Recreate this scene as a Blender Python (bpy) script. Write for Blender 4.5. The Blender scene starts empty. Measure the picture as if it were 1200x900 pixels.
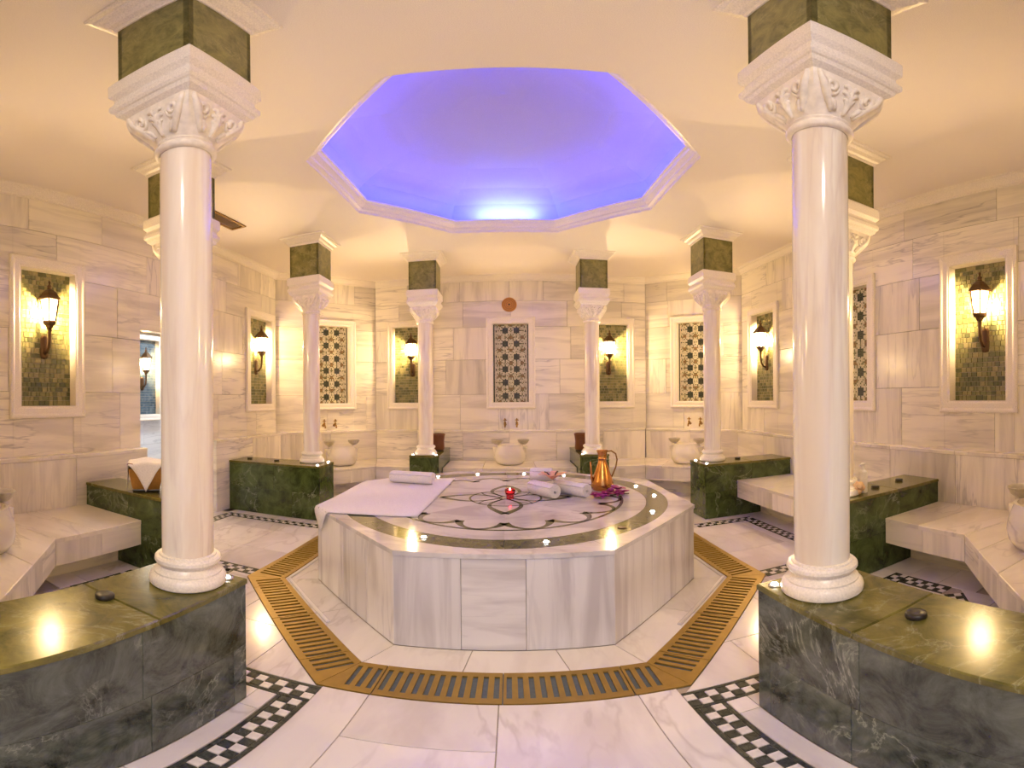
import bpy, math, random
from mathutils import Vector, Matrix
random.seed(7)
SC = bpy.context.scene
COL = SC.collection
pi, sin, cos, hyp = math.pi, math.sin, math.cos, math.hypot
R = math.radians

# ------------------------------------------------------------ camera, world, exposure
cam_d = bpy.data.cameras.new('camera'); cam = bpy.data.objects.new('camera', cam_d); COL.objects.link(cam)
SC.camera = cam
EYE = 1.15
KPX, CX, CY = 517.139, 597.0, 469.449          # pixels per radian, image column and row straight ahead (1200 x 900)
cam_d.type = 'PANO'
cam_d.panorama_type = 'EQUIRECTANGULAR'
cam_d.longitude_min = -CX / KPX; cam_d.longitude_max = (1200 - CX) / KPX
cam_d.latitude_max = CY / KPX; cam_d.latitude_min = -(900 - CY) / KPX
cam_d.clip_start = 0.02; cam_d.clip_end = 100
roll = 0.007
right = Vector((cos(roll), 0, -sin(roll))); up = Vector((sin(roll), 0, cos(roll))); back = Vector((0, -1, 0))
cam.matrix_world = Matrix.Translation((0, 0, EYE)) @ Matrix((right, up, back)).transposed().to_4x4()

W = bpy.data.worlds.new('world'); SC.world = W; W.use_nodes = True
wb = W.node_tree.nodes['Background']; wb.inputs[0].default_value = (0.52, 0.60, 1.0, 1); wb.inputs[1].default_value = 1.0
SC.view_settings.view_transform = 'Standard'; SC.view_settings.look = 'None'
SC.view_settings.exposure = 1.0; SC.view_settings.gamma = 1.0; SC.view_settings.use_curve_mapping = False
try:
    SC.cycles.use_denoising = True
    SC.cycles.sample_clamp_indirect = 6.0
    SC.cycles.max_bounces = 10; SC.cycles.diffuse_bounces = 6
except Exception:
    pass
LANTERN_GLOW, LED_GLOW, DOME_GLOW = 14.0, 24.0, 25.0
UP_W, RING_W, LANTERN_W, ENTRY_FILL_W = 6.0, 0.12, 46.0, 16.0

# ------------------------------------------------------------ materials
def mat(name):
    m = bpy.data.materials.new(name); m.use_nodes = True
    nt = m.node_tree; b = nt.nodes['Principled BSDF']
    return m, nt, b
def nd(nt, typ, **kw):
    n = nt.nodes.new(typ)
    for k_, v in kw.items():
        if k_.startswith('i_'):
            key = k_[2:]; key = int(key) if key.isdigit() else key.replace('_', ' ')
            n.inputs[key].default_value = v
        else: setattr(n, k_, v)
    return n
def ramp(nt, stops, interp='LINEAR'):
    n = nt.nodes.new('ShaderNodeValToRGB'); cr = n.color_ramp; cr.interpolation = interp
    while len(cr.elements) < len(stops): cr.elements.new(0.5)
    for e, (p, c) in zip(cr.elements, stops):
        e.position = p; e.color = (c[0], c[1], c[2], 1)
    return n
def plain(name, col, rough=0.5, metal=0.0, bump=0.0, bscale=60.0, **kw):
    m, nt, b = mat(name)
    b.inputs['Base Color'].default_value = (*col, 1); b.inputs['Roughness'].default_value = rough; b.inputs['Metallic'].default_value = metal
    for k_, v in kw.items(): b.inputs[k_.replace('_', ' ')].default_value = v
    tc = nd(nt, 'ShaderNodeTexCoord')
    nz = nd(nt, 'ShaderNodeTexNoise', i_Scale=bscale, i_Detail=4.0); nt.links.new(tc.outputs['Object'], nz.inputs['Vector'])
    rp = ramp(nt, [(0.3, [c * 0.88 for c in col]), (0.7, [min(1, c * 1.08) for c in col])])
    nt.links.new(nz.outputs['Fac'], rp.inputs[0]); nt.links.new(rp.outputs[0], b.inputs['Base Color'])
    if bump:
        bp = nd(nt, 'ShaderNodeBump', i_Strength=bump, i_Distance=0.004); nt.links.new(nz.outputs['Fac'], bp.inputs['Height']); nt.links.new(bp.outputs[0], b.inputs['Normal'])
    return m
def glow(name, col, s):
    m = bpy.data.materials.new(name); m.use_nodes = True; nt = m.node_tree; nt.nodes.clear()
    e = nd(nt, 'ShaderNodeEmission'); e.inputs[0].default_value = (*col, 1); e.inputs[1].default_value = s
    o = nd(nt, 'ShaderNodeOutputMaterial'); nt.links.new(e.outputs[0], o.inputs[0])
    return m
def marble(name, stretch, light, mid, vein, rough=0.2, amt=1.0):
    """white marble with soft streaks that run along the axis STRETCH leaves long; every slab has its own streaks and tone"""
    m, nt, b = mat(name); L = nt.links.new
    tc = nd(nt, 'ShaderNodeTexCoord'); oi = nd(nt, 'ShaderNodeObjectInfo')
    off = nd(nt, 'ShaderNodeVectorMath', operation='SCALE'); off.inputs[0].default_value = (37.0, 91.0, 53.0); L(oi.outputs['Random'], off.inputs['Scale'])
    ad = nd(nt, 'ShaderNodeVectorMath', operation='ADD'); L(tc.outputs['Object'], ad.inputs[0]); L(off.outputs[0], ad.inputs[1])
    mp = nd(nt, 'ShaderNodeMapping'); mp.inputs['Scale'].default_value = stretch; mp.inputs['Rotation'].default_value = (0.09, 0.07, 0.1); L(ad.outputs[0], mp.inputs[0])
    n1 = nd(nt, 'ShaderNodeTexNoise', i_Scale=1.6, i_Detail=6.0, i_Roughness=0.55, i_Distortion=0.6); L(mp.outputs[0], n1.inputs['Vector'])
    n2 = nd(nt, 'ShaderNodeTexNoise', i_Scale=2.3, i_Detail=4.0, i_Roughness=0.5, i_Distortion=0.3); L(mp.outputs[0], n2.inputs['Vector'])
    r1 = ramp(nt, [(0.38, mid), (0.55, light)]); L(n1.outputs['Fac'], r1.inputs[0])
    # thin veins where the second noise crosses its middle
    sb = nd(nt, 'ShaderNodeMath', operation='SUBTRACT'); sb.inputs[1].default_value = 0.47; L(n2.outputs['Fac'], sb.inputs[0])
    ab = nd(nt, 'ShaderNodeMath', operation='ABSOLUTE'); L(sb.outputs[0], ab.inputs[0])
    rv = ramp(nt, [(0.0, (amt, amt, amt)), (0.03, (0, 0, 0))]); L(ab.outputs[0], rv.inputs[0])
    n3 = nd(nt, 'ShaderNodeTexNoise', i_Scale=0.9, i_Detail=2.0); L(ad.outputs[0], n3.inputs['Vector'])
    r3 = ramp(nt, [(0.44, (0, 0, 0)), (0.62, (0.8, 0.8, 0.8))]); L(n3.outputs['Fac'], r3.inputs[0])
    mu = nd(nt, 'ShaderNodeMath', operation='MULTIPLY'); L(rv.outputs[0], mu.inputs[0]); L(r3.outputs[0], mu.inputs[1])
    mx = nd(nt, 'ShaderNodeMixRGB'); mx.inputs[2].default_value = (*vein, 1); L(mu.outputs[0], mx.inputs[0]); L(r1.outputs[0], mx.inputs[1])
    hs = nd(nt, 'ShaderNodeHueSaturation'); L(mx.outputs[0], hs.inputs['Color'])
    mr = nd(nt, 'ShaderNodeMapRange'); mr.inputs[3].default_value = 0.86; mr.inputs[4].default_value = 1.04; L(oi.outputs['Random'], mr.inputs[0]); L(mr.outputs[0], hs.inputs['Value'])
    L(hs.outputs[0], b.inputs['Base Color']); b.inputs['Roughness'].default_value = rough
    return m
def green_marble(name, a, c, v, rough=0.15, scale=1.0):
    m, nt, b = mat(name); L = nt.links.new
    tc = nd(nt, 'ShaderNodeTexCoord'); oi = nd(nt, 'ShaderNodeObjectInfo')
    off = nd(nt, 'ShaderNodeVectorMath', operation='SCALE'); off.inputs[0].default_value = (17.0, 61.0, 43.0); L(oi.outputs['Random'], off.inputs['Scale'])
    ad = nd(nt, 'ShaderNodeVectorMath', operation='ADD'); L(tc.outputs['Object'], ad.inputs[0]); L(off.outputs[0], ad.inputs[1])
    n1 = nd(nt, 'ShaderNodeTexNoise', i_Scale=6.0 * scale, i_Detail=10.0, i_Roughness=0.74, i_Distortion=0.7); L(ad.outputs[0], n1.inputs['Vector'])
    r1 = ramp(nt, [(0.34, a), (0.52, [(p + q) / 2 for p, q in zip(a, c)]), (0.72, c)]); L(n1.outputs['Fac'], r1.inputs[0])
    mp = nd(nt, 'ShaderNodeMapping'); mp.inputs['Rotation'].default_value = (0.5, 0.6, 0.4); L(ad.outputs[0], mp.inputs[0])
    n2 = nd(nt, 'ShaderNodeTexNoise', i_Scale=3.2 * scale, i_Detail=7.0, i_Roughness=0.62, i_Distortion=1.6); L(mp.outputs[0], n2.inputs['Vector'])
    sb = nd(nt, 'ShaderNodeMath', operation='SUBTRACT'); sb.inputs[1].default_value = 0.5; L(n2.outputs['Fac'], sb.inputs[0])
    ab = nd(nt, 'ShaderNodeMath', operation='ABSOLUTE'); L(sb.outputs[0], ab.inputs[0])
    rv = ramp(nt, [(0.0, (0.55, 0.55, 0.55)), (0.010, (0.16, 0.16, 0.16)), (0.035, (0, 0, 0))]); L(ab.outputs[0], rv.inputs[0])
    n3 = nd(nt, 'ShaderNodeTexNoise', i_Scale=2.2 * scale, i_Detail=3.0); L(ad.outputs[0], n3.inputs['Vector'])
    r3 = ramp(nt, [(0.48, (0, 0, 0)), (0.62, (1, 1, 1))]); L(n3.outputs['Fac'], r3.inputs[0])
    mu = nd(nt, 'ShaderNodeMath', operation='MULTIPLY'); L(rv.outputs[0], mu.inputs[0]); L(r3.outputs[0], mu.inputs[1])
    mx = nd(nt, 'ShaderNodeMixRGB'); mx.inputs[2].default_value = (*v, 1); L(mu.outputs[0], mx.inputs[0]); L(r1.outputs[0], mx.inputs[1])
    L(mx.outputs[0], b.inputs['Base Color']); b.inputs['Roughness'].default_value = rough
    return m
def island_mat(name, stops, rough=0.4):
    m, nt, b = mat(name); L = nt.links.new
    g = nd(nt, 'ShaderNodeNewGeometry'); rp = ramp(nt, stops); L(g.outputs['Random Per Island'], rp.inputs[0])
    tc = nd(nt, 'ShaderNodeTexCoord'); nz = nd(nt, 'ShaderNodeTexNoise', i_Scale=70.0, i_Detail=5.0); L(tc.outputs['Object'], nz.inputs['Vector'])
    r2 = ramp(nt, [(0.3, (0.7, 0.7, 0.7)), (0.7, (1.15, 1.15, 1.15))]); L(nz.outputs['Fac'], r2.inputs[0])
    mx = nd(nt, 'ShaderNodeMixRGB', blend_type='MULTIPLY'); mx.inputs[0].default_value = 0.8; L(rp.outputs[0], mx.inputs[1]); L(r2.outputs[0], mx.inputs[2])
    L(mx.outputs[0], b.inputs['Base Color']); b.inputs['Roughness'].default_value = rough
    return m
LIGHT, MID, VEIN = (0.88, 0.825, 0.70), (0.70, 0.65, 0.56), (0.36, 0.33, 0.32)
M = {}
M['wall_h'] = marble('marble_streaked', (0.5, 0.5, 5.0), LIGHT, MID, VEIN, 0.2, 0.75)
M['wall_v'] = marble('marble_upright', (5.0, 5.0, 0.5), LIGHT, MID, VEIN, 0.2, 0.6)
M['floor'] = marble('marble_floor', (2.2, 0.8, 2.0), (0.84, 0.80, 0.78), (0.72, 0.67, 0.66), (0.48, 0.42, 0.40), 0.16, 0.6)
M['bench_w'] = marble('marble_bench', (1.0, 2.2, 2.0), (0.86, 0.805, 0.70), (0.75, 0.69, 0.59), (0.45, 0.4, 0.36), 0.2, 0.6)
M['slab_v'] = marble('marble_platform_side', (6.0, 6.0, 0.5), (0.82, 0.79, 0.77), (0.62, 0.58, 0.57), (0.45, 0.42, 0.45), 0.2, 0.5)
M['slab_h'] = marble('marble_platform_side_level', (0.6, 0.6, 5.0), (0.82, 0.79, 0.77), (0.62, 0.58, 0.57), (0.45, 0.42, 0.45), 0.2, 0.5)
M['top_w'] = marble('marble_platform_top', (1.5, 3.0, 1.0), (0.74, 0.71, 0.69), (0.56, 0.525, 0.52), (0.38, 0.34, 0.36), 0.09, 0.7)
M['col'] = marble('marble_column', (5.0, 5.0, 0.35), (0.92, 0.865, 0.755), (0.79, 0.68, 0.55), (0.55, 0.42, 0.36), 0.14, 0.5)
M['carve'] = plain('marble_carved', (0.89, 0.82, 0.71), 0.4, bump=0.15, bscale=40)
M['frame'] = plain('marble_frame', (0.86, 0.80, 0.705), 0.3, bscale=150)
M['green'] = green_marble('green_marble', (0.006, 0.010, 0.008), (0.16, 0.19, 0.165), (0.5, 0.55, 0.48))  # near bench faces: cool daylight put into a greyer copy of the green
M['green_deep'] = green_marble('green_marble_deep', (0.006, 0.014, 0.003), (0.115, 0.165, 0.050), (0.42, 0.47, 0.30))
M['green_top'] = green_marble('green_marble_warm_lit', (0.050, 0.052, 0.010), (0.215, 0.188, 0.042), (0.36, 0.35, 0.20), 0.2)  # warm lamp reflection on the bench tops is put into this olive colour
M['green_block'] = green_marble('green_marble_block', (0.085, 0.085, 0.016), (0.33, 0.30, 0.095), (0.40, 0.37, 0.18), 0.35, 2.0)
M['green_inlay'] = green_marble('green_marble_inlay', (0.045, 0.05, 0.025), (0.15, 0.15, 0.085), (0.3, 0.3, 0.2), 0.1, 3.0)
M['dark_tile'] = green_marble('dark_green_tile', (0.015, 0.018, 0.015), (0.10, 0.11, 0.09), (0.25, 0.26, 0.22), 0.15, 6.0)
M['white_tile'] = plain('white_tile', (0.80, 0.76, 0.73), 0.18)
M['grout'] = plain('grout', (0.42, 0.36, 0.29), 0.8)
M['plaster'] = plain('plaster', (0.84, 0.77, 0.70), 0.55, bscale=300)
M['dome'] = plain('dome_led_tint', (0.50, 0.47, 0.80), 0.6, bscale=300)  # blue LED light mixed into the colour of the white dome
M['brass'] = plain('brass', (0.37, 0.235, 0.05), 0.42, 0.45, bscale=20)
M['brass_dark'] = plain('aged_brass', (0.30, 0.17, 0.05), 0.35, 0.9)
M['copper'] = plain('copper', (0.60, 0.27, 0.075), 0.24, 0.95, bump=0.25, bscale=45)
M['bronze'] = plain('dark_bronze', (0.10, 0.055, 0.025), 0.4, 0.7)
M['pewter'] = plain('hammered_tin', (0.52, 0.49, 0.44), 0.3, 0.6, bump=0.3, bscale=60)
M['water'] = plain('channel', (0.12, 0.15, 0.165), 0.08)
M['towel'] = plain('white_terry', (0.84, 0.81, 0.84), 0.9, bump=0.6, bscale=160)
M['towel_line'] = plain('towel_stripe', (0.25, 0.10, 0.08), 0.9)
M['wood'] = plain('brown_wood', (0.15, 0.046, 0.012), 0.35, bump=0.2, bscale=25)
M['plaque'] = plain('plaque_orange', (0.50, 0.235, 0.05), 0.5, bscale=40)
M['plaque_ring'] = plain('plaque_brown', (0.33, 0.14, 0.03), 0.5)
M['wicker'] = plain('gold_brown_weave', (0.45, 0.22, 0.045), 0.4, 0.4, bump=0.4, bscale=70)
M['black'] = plain('black_rubber', (0.018, 0.015, 0.013), 0.35)
M['plastic'] = plain('white_plastic', (0.80, 0.76, 0.68), 0.3)
M['sponge'] = plain('sponge', (0.78, 0.52, 0.30), 0.95, bump=0.9, bscale=70)
M['petal'] = plain('purple_petal', (0.33, 0.0, 0.16), 0.5, bscale=90)
M['petal_in'] = plain('orchid_heart', (0.65, 0.10, 0.40), 0.5)
M['peach'] = plain('peach_petal', (0.85, 0.47, 0.33), 0.5, bscale=60)
M['dark_stem'] = plain('dark_stem', (0.05, 0.02, 0.015), 0.5)
M['vent'] = plain('brown_vent', (0.27, 0.15, 0.035), 0.4, 0.3)
M['cool_wall'] = marble('marble_cool', (0.7, 0.7, 5.0), (0.80, 0.82, 0.84), (0.70, 0.72, 0.76), (0.5, 0.52, 0.56), 0.2)
M['mosaic'] = island_mat('green_stone_mosaic', [(0.0, (0.085, 0.095, 0.035)), (0.35, (0.17, 0.175, 0.065)), (0.7, (0.25, 0.235, 0.095)), (1.0, (0.33, 0.29, 0.13))])
M['mosaic_blue'] = island_mat('slate_blue_mosaic', [(0.0, (0.06, 0.10, 0.13)), (0.5, (0.10, 0.15, 0.19)), (1.0, (0.16, 0.20, 0.22))])
M['t_cream'] = island_mat('cream_tessera', [(0.0, (0.60, 0.55, 0.37)), (1.0, (0.80, 0.74, 0.54))])
M['t_dark'] = island_mat('dark_tessera', [(0.0, (0.012, 0.022, 0.010)), (1.0, (0.045, 0.06, 0.03))])
M['t_brown'] = island_mat('brown_tessera', [(0.0, (0.20, 0.11, 0.03)), (1.0, (0.33, 0.20, 0.06))])
M['t_olive'] = island_mat('olive_tessera', [(0.0, (0.12, 0.13, 0.04)), (1.0, (0.24, 0.23, 0.10))])
M['glow_lantern'] = glow('lantern_light', (1.0, 0.67, 0.32), LANTERN_GLOW)
nt_ = M['glow_lantern'].node_tree; tr_ = nd(nt_, 'ShaderNodeBsdfTransparent'); mx_ = nd(nt_, 'ShaderNodeMixShader'); mx_.inputs[0].default_value = 0.45
nt_.links.new(tr_.outputs[0], mx_.inputs[1]); nt_.links.new(nt_.nodes['Emission'].outputs[0], mx_.inputs[2]); nt_.links.new(mx_.outputs[0], nt_.nodes['Material Output'].inputs[0])
M['glow_led'] = glow('led_light', (1.0, 0.93, 0.85), LED_GLOW)
M['glow_dome'] = glow('dome_led', (0.045, 0.06, 1.0), DOME_GLOW)
M['glow_flame'] = glow('flame', (1.0, 0.25, 0.14), 160.0)
M['red_glass'] = plain('red_glass', (1.0, 0.07, 0.12), 0.06, bscale=10, Transmission_Weight=0.92)

# ------------------------------------------------------------ mesh helpers
class MB:
    def __init__(s): s.v = []; s.f = []; s.m = []
    def add(s, vs, fs, mi=0):
        o = len(s.v); s.v += [tuple(p) for p in vs]; s.f += [tuple(i + o for i in f) for f in fs]; s.m += [mi] * len(fs)
    def quad(s, a, b, c, d, mi=0): s.add([a, b, c, d], [(0, 1, 2, 3)], mi)
    def box(s, x0, x1, y0, y1, z0, z1, mi=0):
        s.add([(x0, y0, z0), (x1, y0, z0), (x1, y1, z0), (x0, y1, z0), (x0, y0, z1), (x1, y0, z1), (x1, y1, z1), (x0, y1, z1)],
              [(3, 2, 1, 0), (4, 5, 6, 7), (0, 1, 5, 4), (1, 2, 6, 5), (2, 3, 7, 6), (3, 0, 4, 7)], mi)
    def prism(s, poly, z0, z1, ch=0.0, mi=0, bottom=False):
        """upright prism over a convex polygon (counter-clockwise), its top edge chamfered by CH"""
        n = len(poly); cx = sum(p[0] for p in poly) / n; cy = sum(p[1] for p in poly) / n
        vs = [(p[0], p[1], z0) for p in poly]; fs = []
        if ch:
            top = inset(poly, ch)
            if len(top) != n: top = [(cx + (p[0] - cx) * 0.97, cy + (p[1] - cy) * 0.97) for p in poly]
            vs += [(p[0], p[1], z1 - ch) for p in poly] + [(p[0], p[1], z1) for p in top]
            rings = 3
        else:
            vs += [(p[0], p[1], z1) for p in poly]; rings = 2
        for r in range(rings - 1):
            for i in range(n):
                j = (i + 1) % n; fs.append((r * n + i, r * n + j, (r + 1) * n + j, (r + 1) * n + i))
        fs.append(tuple((rings - 1) * n + i for i in range(n)))
        if bottom: fs.append(tuple(reversed(range(n))))
        s.add(vs, fs, mi)
    def lathe(s, prof, seg=32, c=(0, 0, 0), mi=0, cap=True):
        vs = []; fs = []
        for r, z in prof:
            for i in range(seg):
                a = 2 * pi * i / seg; vs.append((c[0] + r * cos(a), c[1] + r * sin(a), c[2] + z))
        for k in range(len(prof) - 1):
            for i in range(seg):
                j = (i + 1) % seg; fs.append((k * seg + i, k * seg + j, (k + 1) * seg + j, (k + 1) * seg + i))
        if cap:
            if prof[0][0] > 1e-4: fs.append(tuple(reversed(range(seg))))
            if prof[-1][0] > 1e-4: fs.append(tuple((len(prof) - 1) * seg + i for i in range(seg)))
        s.add(vs, fs, mi)
    def ngon_sweep(s, prof, n, c, a0, mi=0, cap=False):
        """profile of (apothem, z) carried round a regular n-gon"""
        k = 1 / cos(pi / n); vs = []; fs = []
        for r, z in prof:
            for i in range(n):
                a = a0 + 2 * pi * i / n; vs.append((c[0] + r * k * cos(a), c[1] + r * k * sin(a), z))
        for q in range(len(prof) - 1):
            for i in range(n):
                j = (i + 1) % n; fs.append((q * n + i, q * n + j, (q + 1) * n + j, (q + 1) * n + i))
        if cap: fs.append(tuple(reversed(range(n)))); fs.append(tuple((len(prof) - 1) * n + i for i in range(n)))
        s.add(vs, fs, mi)
    def tube(s, pts, r, seg=8, mi=0, cap=True):
        pts = [Vector(p) for p in pts]; n = len(pts); rs = r if isinstance(r, (list, tuple)) else [r] * n
        vs = []; fs = []; prev = None
        for i, p in enumerate(pts):
            t = (pts[min(i + 1, n - 1)] - pts[max(i - 1, 0)]).normalized()
            if prev is None:
                u = t.orthogonal().normalized()
            else:
                u = (prev - t * prev.dot(t)); u = u.normalized() if u.length > 1e-6 else t.orthogonal().normalized()
            prev = u; w = t.cross(u)
            for k in range(seg):
                a = 2 * pi * k / seg; vs.append(p + (u * cos(a) + w * sin(a)) * rs[i])
        for i in range(n - 1):
            for k in range(seg):
                j = (k + 1) % seg; fs.append((i * seg + k, i * seg + j, (i + 1) * seg + j, (i + 1) * seg + k))
        if cap: fs.append(tuple(reversed(range(seg)))); fs.append(tuple((n - 1) * seg + k for k in range(seg)))
        s.add(vs, fs, mi)
    def build(s, name, mats, parent=None, smooth=False, origin=None, autosmooth=None):
        if not isinstance(mats, (list, tuple)): mats = [mats]
        xs, ys, zs = zip(*s.v)
        o = origin or ((min(xs) + max(xs)) / 2, (min(ys) + max(ys)) / 2, min(zs))
        me = bpy.data.meshes.new(name); me.from_pydata([(p[0] - o[0], p[1] - o[1], p[2] - o[2]) for p in s.v], [], s.f)
        for m_ in mats: me.materials.append(m_)
        if any(s.m): me.polygons.foreach_set('material_index', s.m)
        if smooth: me.polygons.foreach_set('use_smooth', [True] * len(me.polygons))
        me.update()
        if autosmooth:
            try: me.set_sharp_from_angle(angle=autosmooth)
            except Exception: pass
        ob = bpy.data.objects.new(name, me); COL.objects.link(ob)
        ob.location = o
        if parent is not None:
            ob.parent = parent; w = wloc(parent); ob.location = (o[0] - w[0], o[1] - w[1], o[2] - w[2])
        return ob
def wloc(o):
    x, y, z = o.location
    while o.parent is not None:
        o = o.parent; x += o.location[0]; y += o.location[1]; z += o.location[2]
    return (x, y, z)
def inset(poly, d):
    """convex counter-clockwise polygon moved in by d"""
    out = poly
    for i in range(len(poly)):
        a, b = poly[i], poly[(i + 1) % len(poly)]; L = hyp(b[0] - a[0], b[1] - a[1])
        if L < 1e-9: continue
        n = (-(b[1] - a[1]) / L, (b[0] - a[0]) / L)
        out = clip(out, n, n[0] * a[0] + n[1] * a[1] + d)
        if len(out) < 3: return []
    return out
def clip(poly, n, c):
    """keep the part of a convex polygon with n.p >= c"""
    out = []
    for i in range(len(poly)):
        a, b = poly[i], poly[(i + 1) % len(poly)]; da = n[0] * a[0] + n[1] * a[1] - c; db = n[0] * b[0] + n[1] * b[1] - c
        if da >= 0: out.append(a)
        if (da > 0) != (db > 0) and abs(da - db) > 1e-12:
            t = da / (da - db); out.append((a[0] + t * (b[0] - a[0]), a[1] + t * (b[1] - a[1])))
    res = []
    for p in out:
        if not res or hyp(p[0] - res[-1][0], p[1] - res[-1][1]) > 1e-5: res.append(p)
    if len(res) > 1 and hyp(res[0][0] - res[-1][0], res[0][1] - res[-1][1]) < 1e-5: res.pop()
    return res if len(res) > 2 else []
def area(p): return 0.5 * sum(p[i][0] * p[(i + 1) % len(p)][1] - p[(i + 1) % len(p)][0] * p[i][1] for i in range(len(p)))
def tag(o, label=None, cat=None, group=None, kind=None):
    if label: o['label'] = label
    if cat: o['category'] = cat
    if group: o['group'] = group
    if kind: o['kind'] = kind
    return o
def thing(name, label, cat, loc=(0, 0, 0), group=None):
    o = bpy.data.objects.new(name, None); COL.objects.link(o); o.location = loc; o.empty_display_size = 0.1
    return tag(o, label, cat, group, 'thing')
def kids(o): return [c for c in bpy.data.objects if c.parent is o]
def copy_tree(o, parent=None):
    c = o.copy(); COL.objects.link(c)
    if parent is not None: c.parent = parent
    for ch in kids(o): copy_tree(ch, c)
    return c
def octagon(c, ap):
    k = ap / cos(pi / 8); return [(c[0] + k * cos(R(-112.5 + 45 * i)), c[1] + k * sin(R(-112.5 + 45 * i))) for i in range(8)]
def spot(name, loc, watts, col, size, blend=0.6, radius=0.02, target=(0, 0, 1)):
    l = bpy.data.lights.new(name, 'SPOT'); l.energy = watts; l.color = col; l.spot_size = size; l.spot_blend = blend; l.shadow_soft_size = radius
    o = bpy.data.objects.new(name, l); COL.objects.link(o); o.location = loc
    o.rotation_euler = Vector(target).to_track_quat('-Z', 'Y').to_euler()
    return o

# ------------------------------------------------------------ room measures (metres; camera stands at the origin in the entrance)
ZC = 2.862                                            # ceiling
ZB, ZL, ZW = 0.535, 0.76, 0.36                        # green benches, wall ledge, white benches
ZP = 0.496                                            # platform top
PC = (-0.030, 2.92)
ROOM = [(-2.88, 4.93), (-1.85, 5.93), (1.85, 5.79), (2.84, 4.88), (2.84, 1.10), (1.83, 0.13), (-1.85, 0.13), (-2.88, 1.13)]
ROOM_CCW = list(reversed(ROOM))
GBENCH = {  # x0, x1, y0, y1 of the eight green benches
    'nL': (-1.165, -0.825, 0.235, 1.205), 'nR': (0.735, 1.065, 0.235, 1.170),
    'mL': (-2.785, -1.850, 1.955, 2.275), 'mR': (1.800, 2.745, 1.880, 2.205),
    'fL': (-2.785, -1.745, 3.780, 4.130), 'fR': (1.765, 2.745, 3.720, 4.070),
    'bL': (-1.125, -0.790, 4.860, 5.790), 'bR': (0.780, 1.110, 4.850, 5.700)}
COLUMNS = {'nL': (-0.967, 1.079), 'nR': (0.874, 1.024), 'mL': (-1.960, 2.145), 'mR': (1.911, 2.054),
           'fL': (-1.952, 4.058), 'fR': (1.960, 3.962), 'bL': (-0.960, 4.994), 'bR': (0.945, 4.982)}

# ------------------------------------------------------------ walls of marble slabs
class Plane:
    def __init__(s, p0, p1):
        s.p0 = p0; s.L = hyp(p1[0] - p0[0], p1[1] - p0[1]); s.u = ((p1[0] - p0[0]) / s.L, (p1[1] - p0[1]) / s.L)
        n = (-s.u[1], s.u[0]); c = (-0.02 - p0[0], 3.03 - p0[1])
        s.n = n if n[0] * c[0] + n[1] * c[1] > 0 else (-n[0], -n[1])
        s.flip = s.u[0] * s.n[1] - s.u[1] * s.n[0] > 0
    def at(s, u, d, z): return (s.p0[0] + s.u[0] * u + s.n[0] * d, s.p0[1] + s.u[1] * u + s.n[1] * d, z)
    def proj(s, x, y): return (x - s.p0[0]) * s.u[0] + (y - s.p0[1]) * s.u[1]
def pbox(mb, P, u0, u1, d0, d1, z0, z1, ch=0.0, mi=0):
    """box on a wall plane, from depth d0 (wall side) to d1 (room side), front edges chamfered"""
    a = [P.at(u, d0, z) for u, z in ((u0, z0), (u1, z0), (u1, z1), (u0, z1))]
    b = [P.at(u, d1 - ch, z) for u, z in ((u0, z0), (u1, z0), (u1, z1), (u0, z1))]
    vs = a + b; n = 2
    if ch: vs += [P.at(u, d1, z) for u, z in ((u0 + ch, z0 + ch), (u1 - ch, z0 + ch), (u1 - ch, z1 - ch), (u0 + ch, z1 - ch))]; n = 3
    fs = []
    for r in range(n - 1):
        for i in range(4):
            j = (i + 1) % 4; fs.append((r * 4 + i, r * 4 + j, r * 4 + 4 + j, r * 4 + 4 + i))
    fs.append(tuple(range(n * 4 - 4, n * 4))); fs.append((3, 2, 1, 0))
    if P.flip: fs = [tuple(reversed(f)) for f in fs]
    mb.add(vs, fs, mi)
def cut(rects, h):
    """rectangles (u0,u1,z0,z1) minus the rectangle h"""
    out = []
    for u0, u1, z0, z1 in rects:
        if h[0] >= u1 or h[1] <= u0 or h[2] >= z1 or h[3] <= z0: out.append((u0, u1, z0, z1)); continue
        a, b = max(u0, h[0]), min(u1, h[1])
        if h[2] > z0: out.append((a, b, z0, h[2]))
        if h[3] < z1: out.append((a, b, h[3], z1))
        if h[0] > u0: out.append((u0, h[0], z0, z1))
        if h[1] < u1: out.append((h[1], u1, z0, z1))
    return [r for r in out if r[1] - r[0] > 0.004 and r[3] - r[2] > 0.004]
PW, PH, PZ0 = 0.65, 1.23, 1.04                       # framed panels: outer width, height, bottom
DEEP = 0.07
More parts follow.
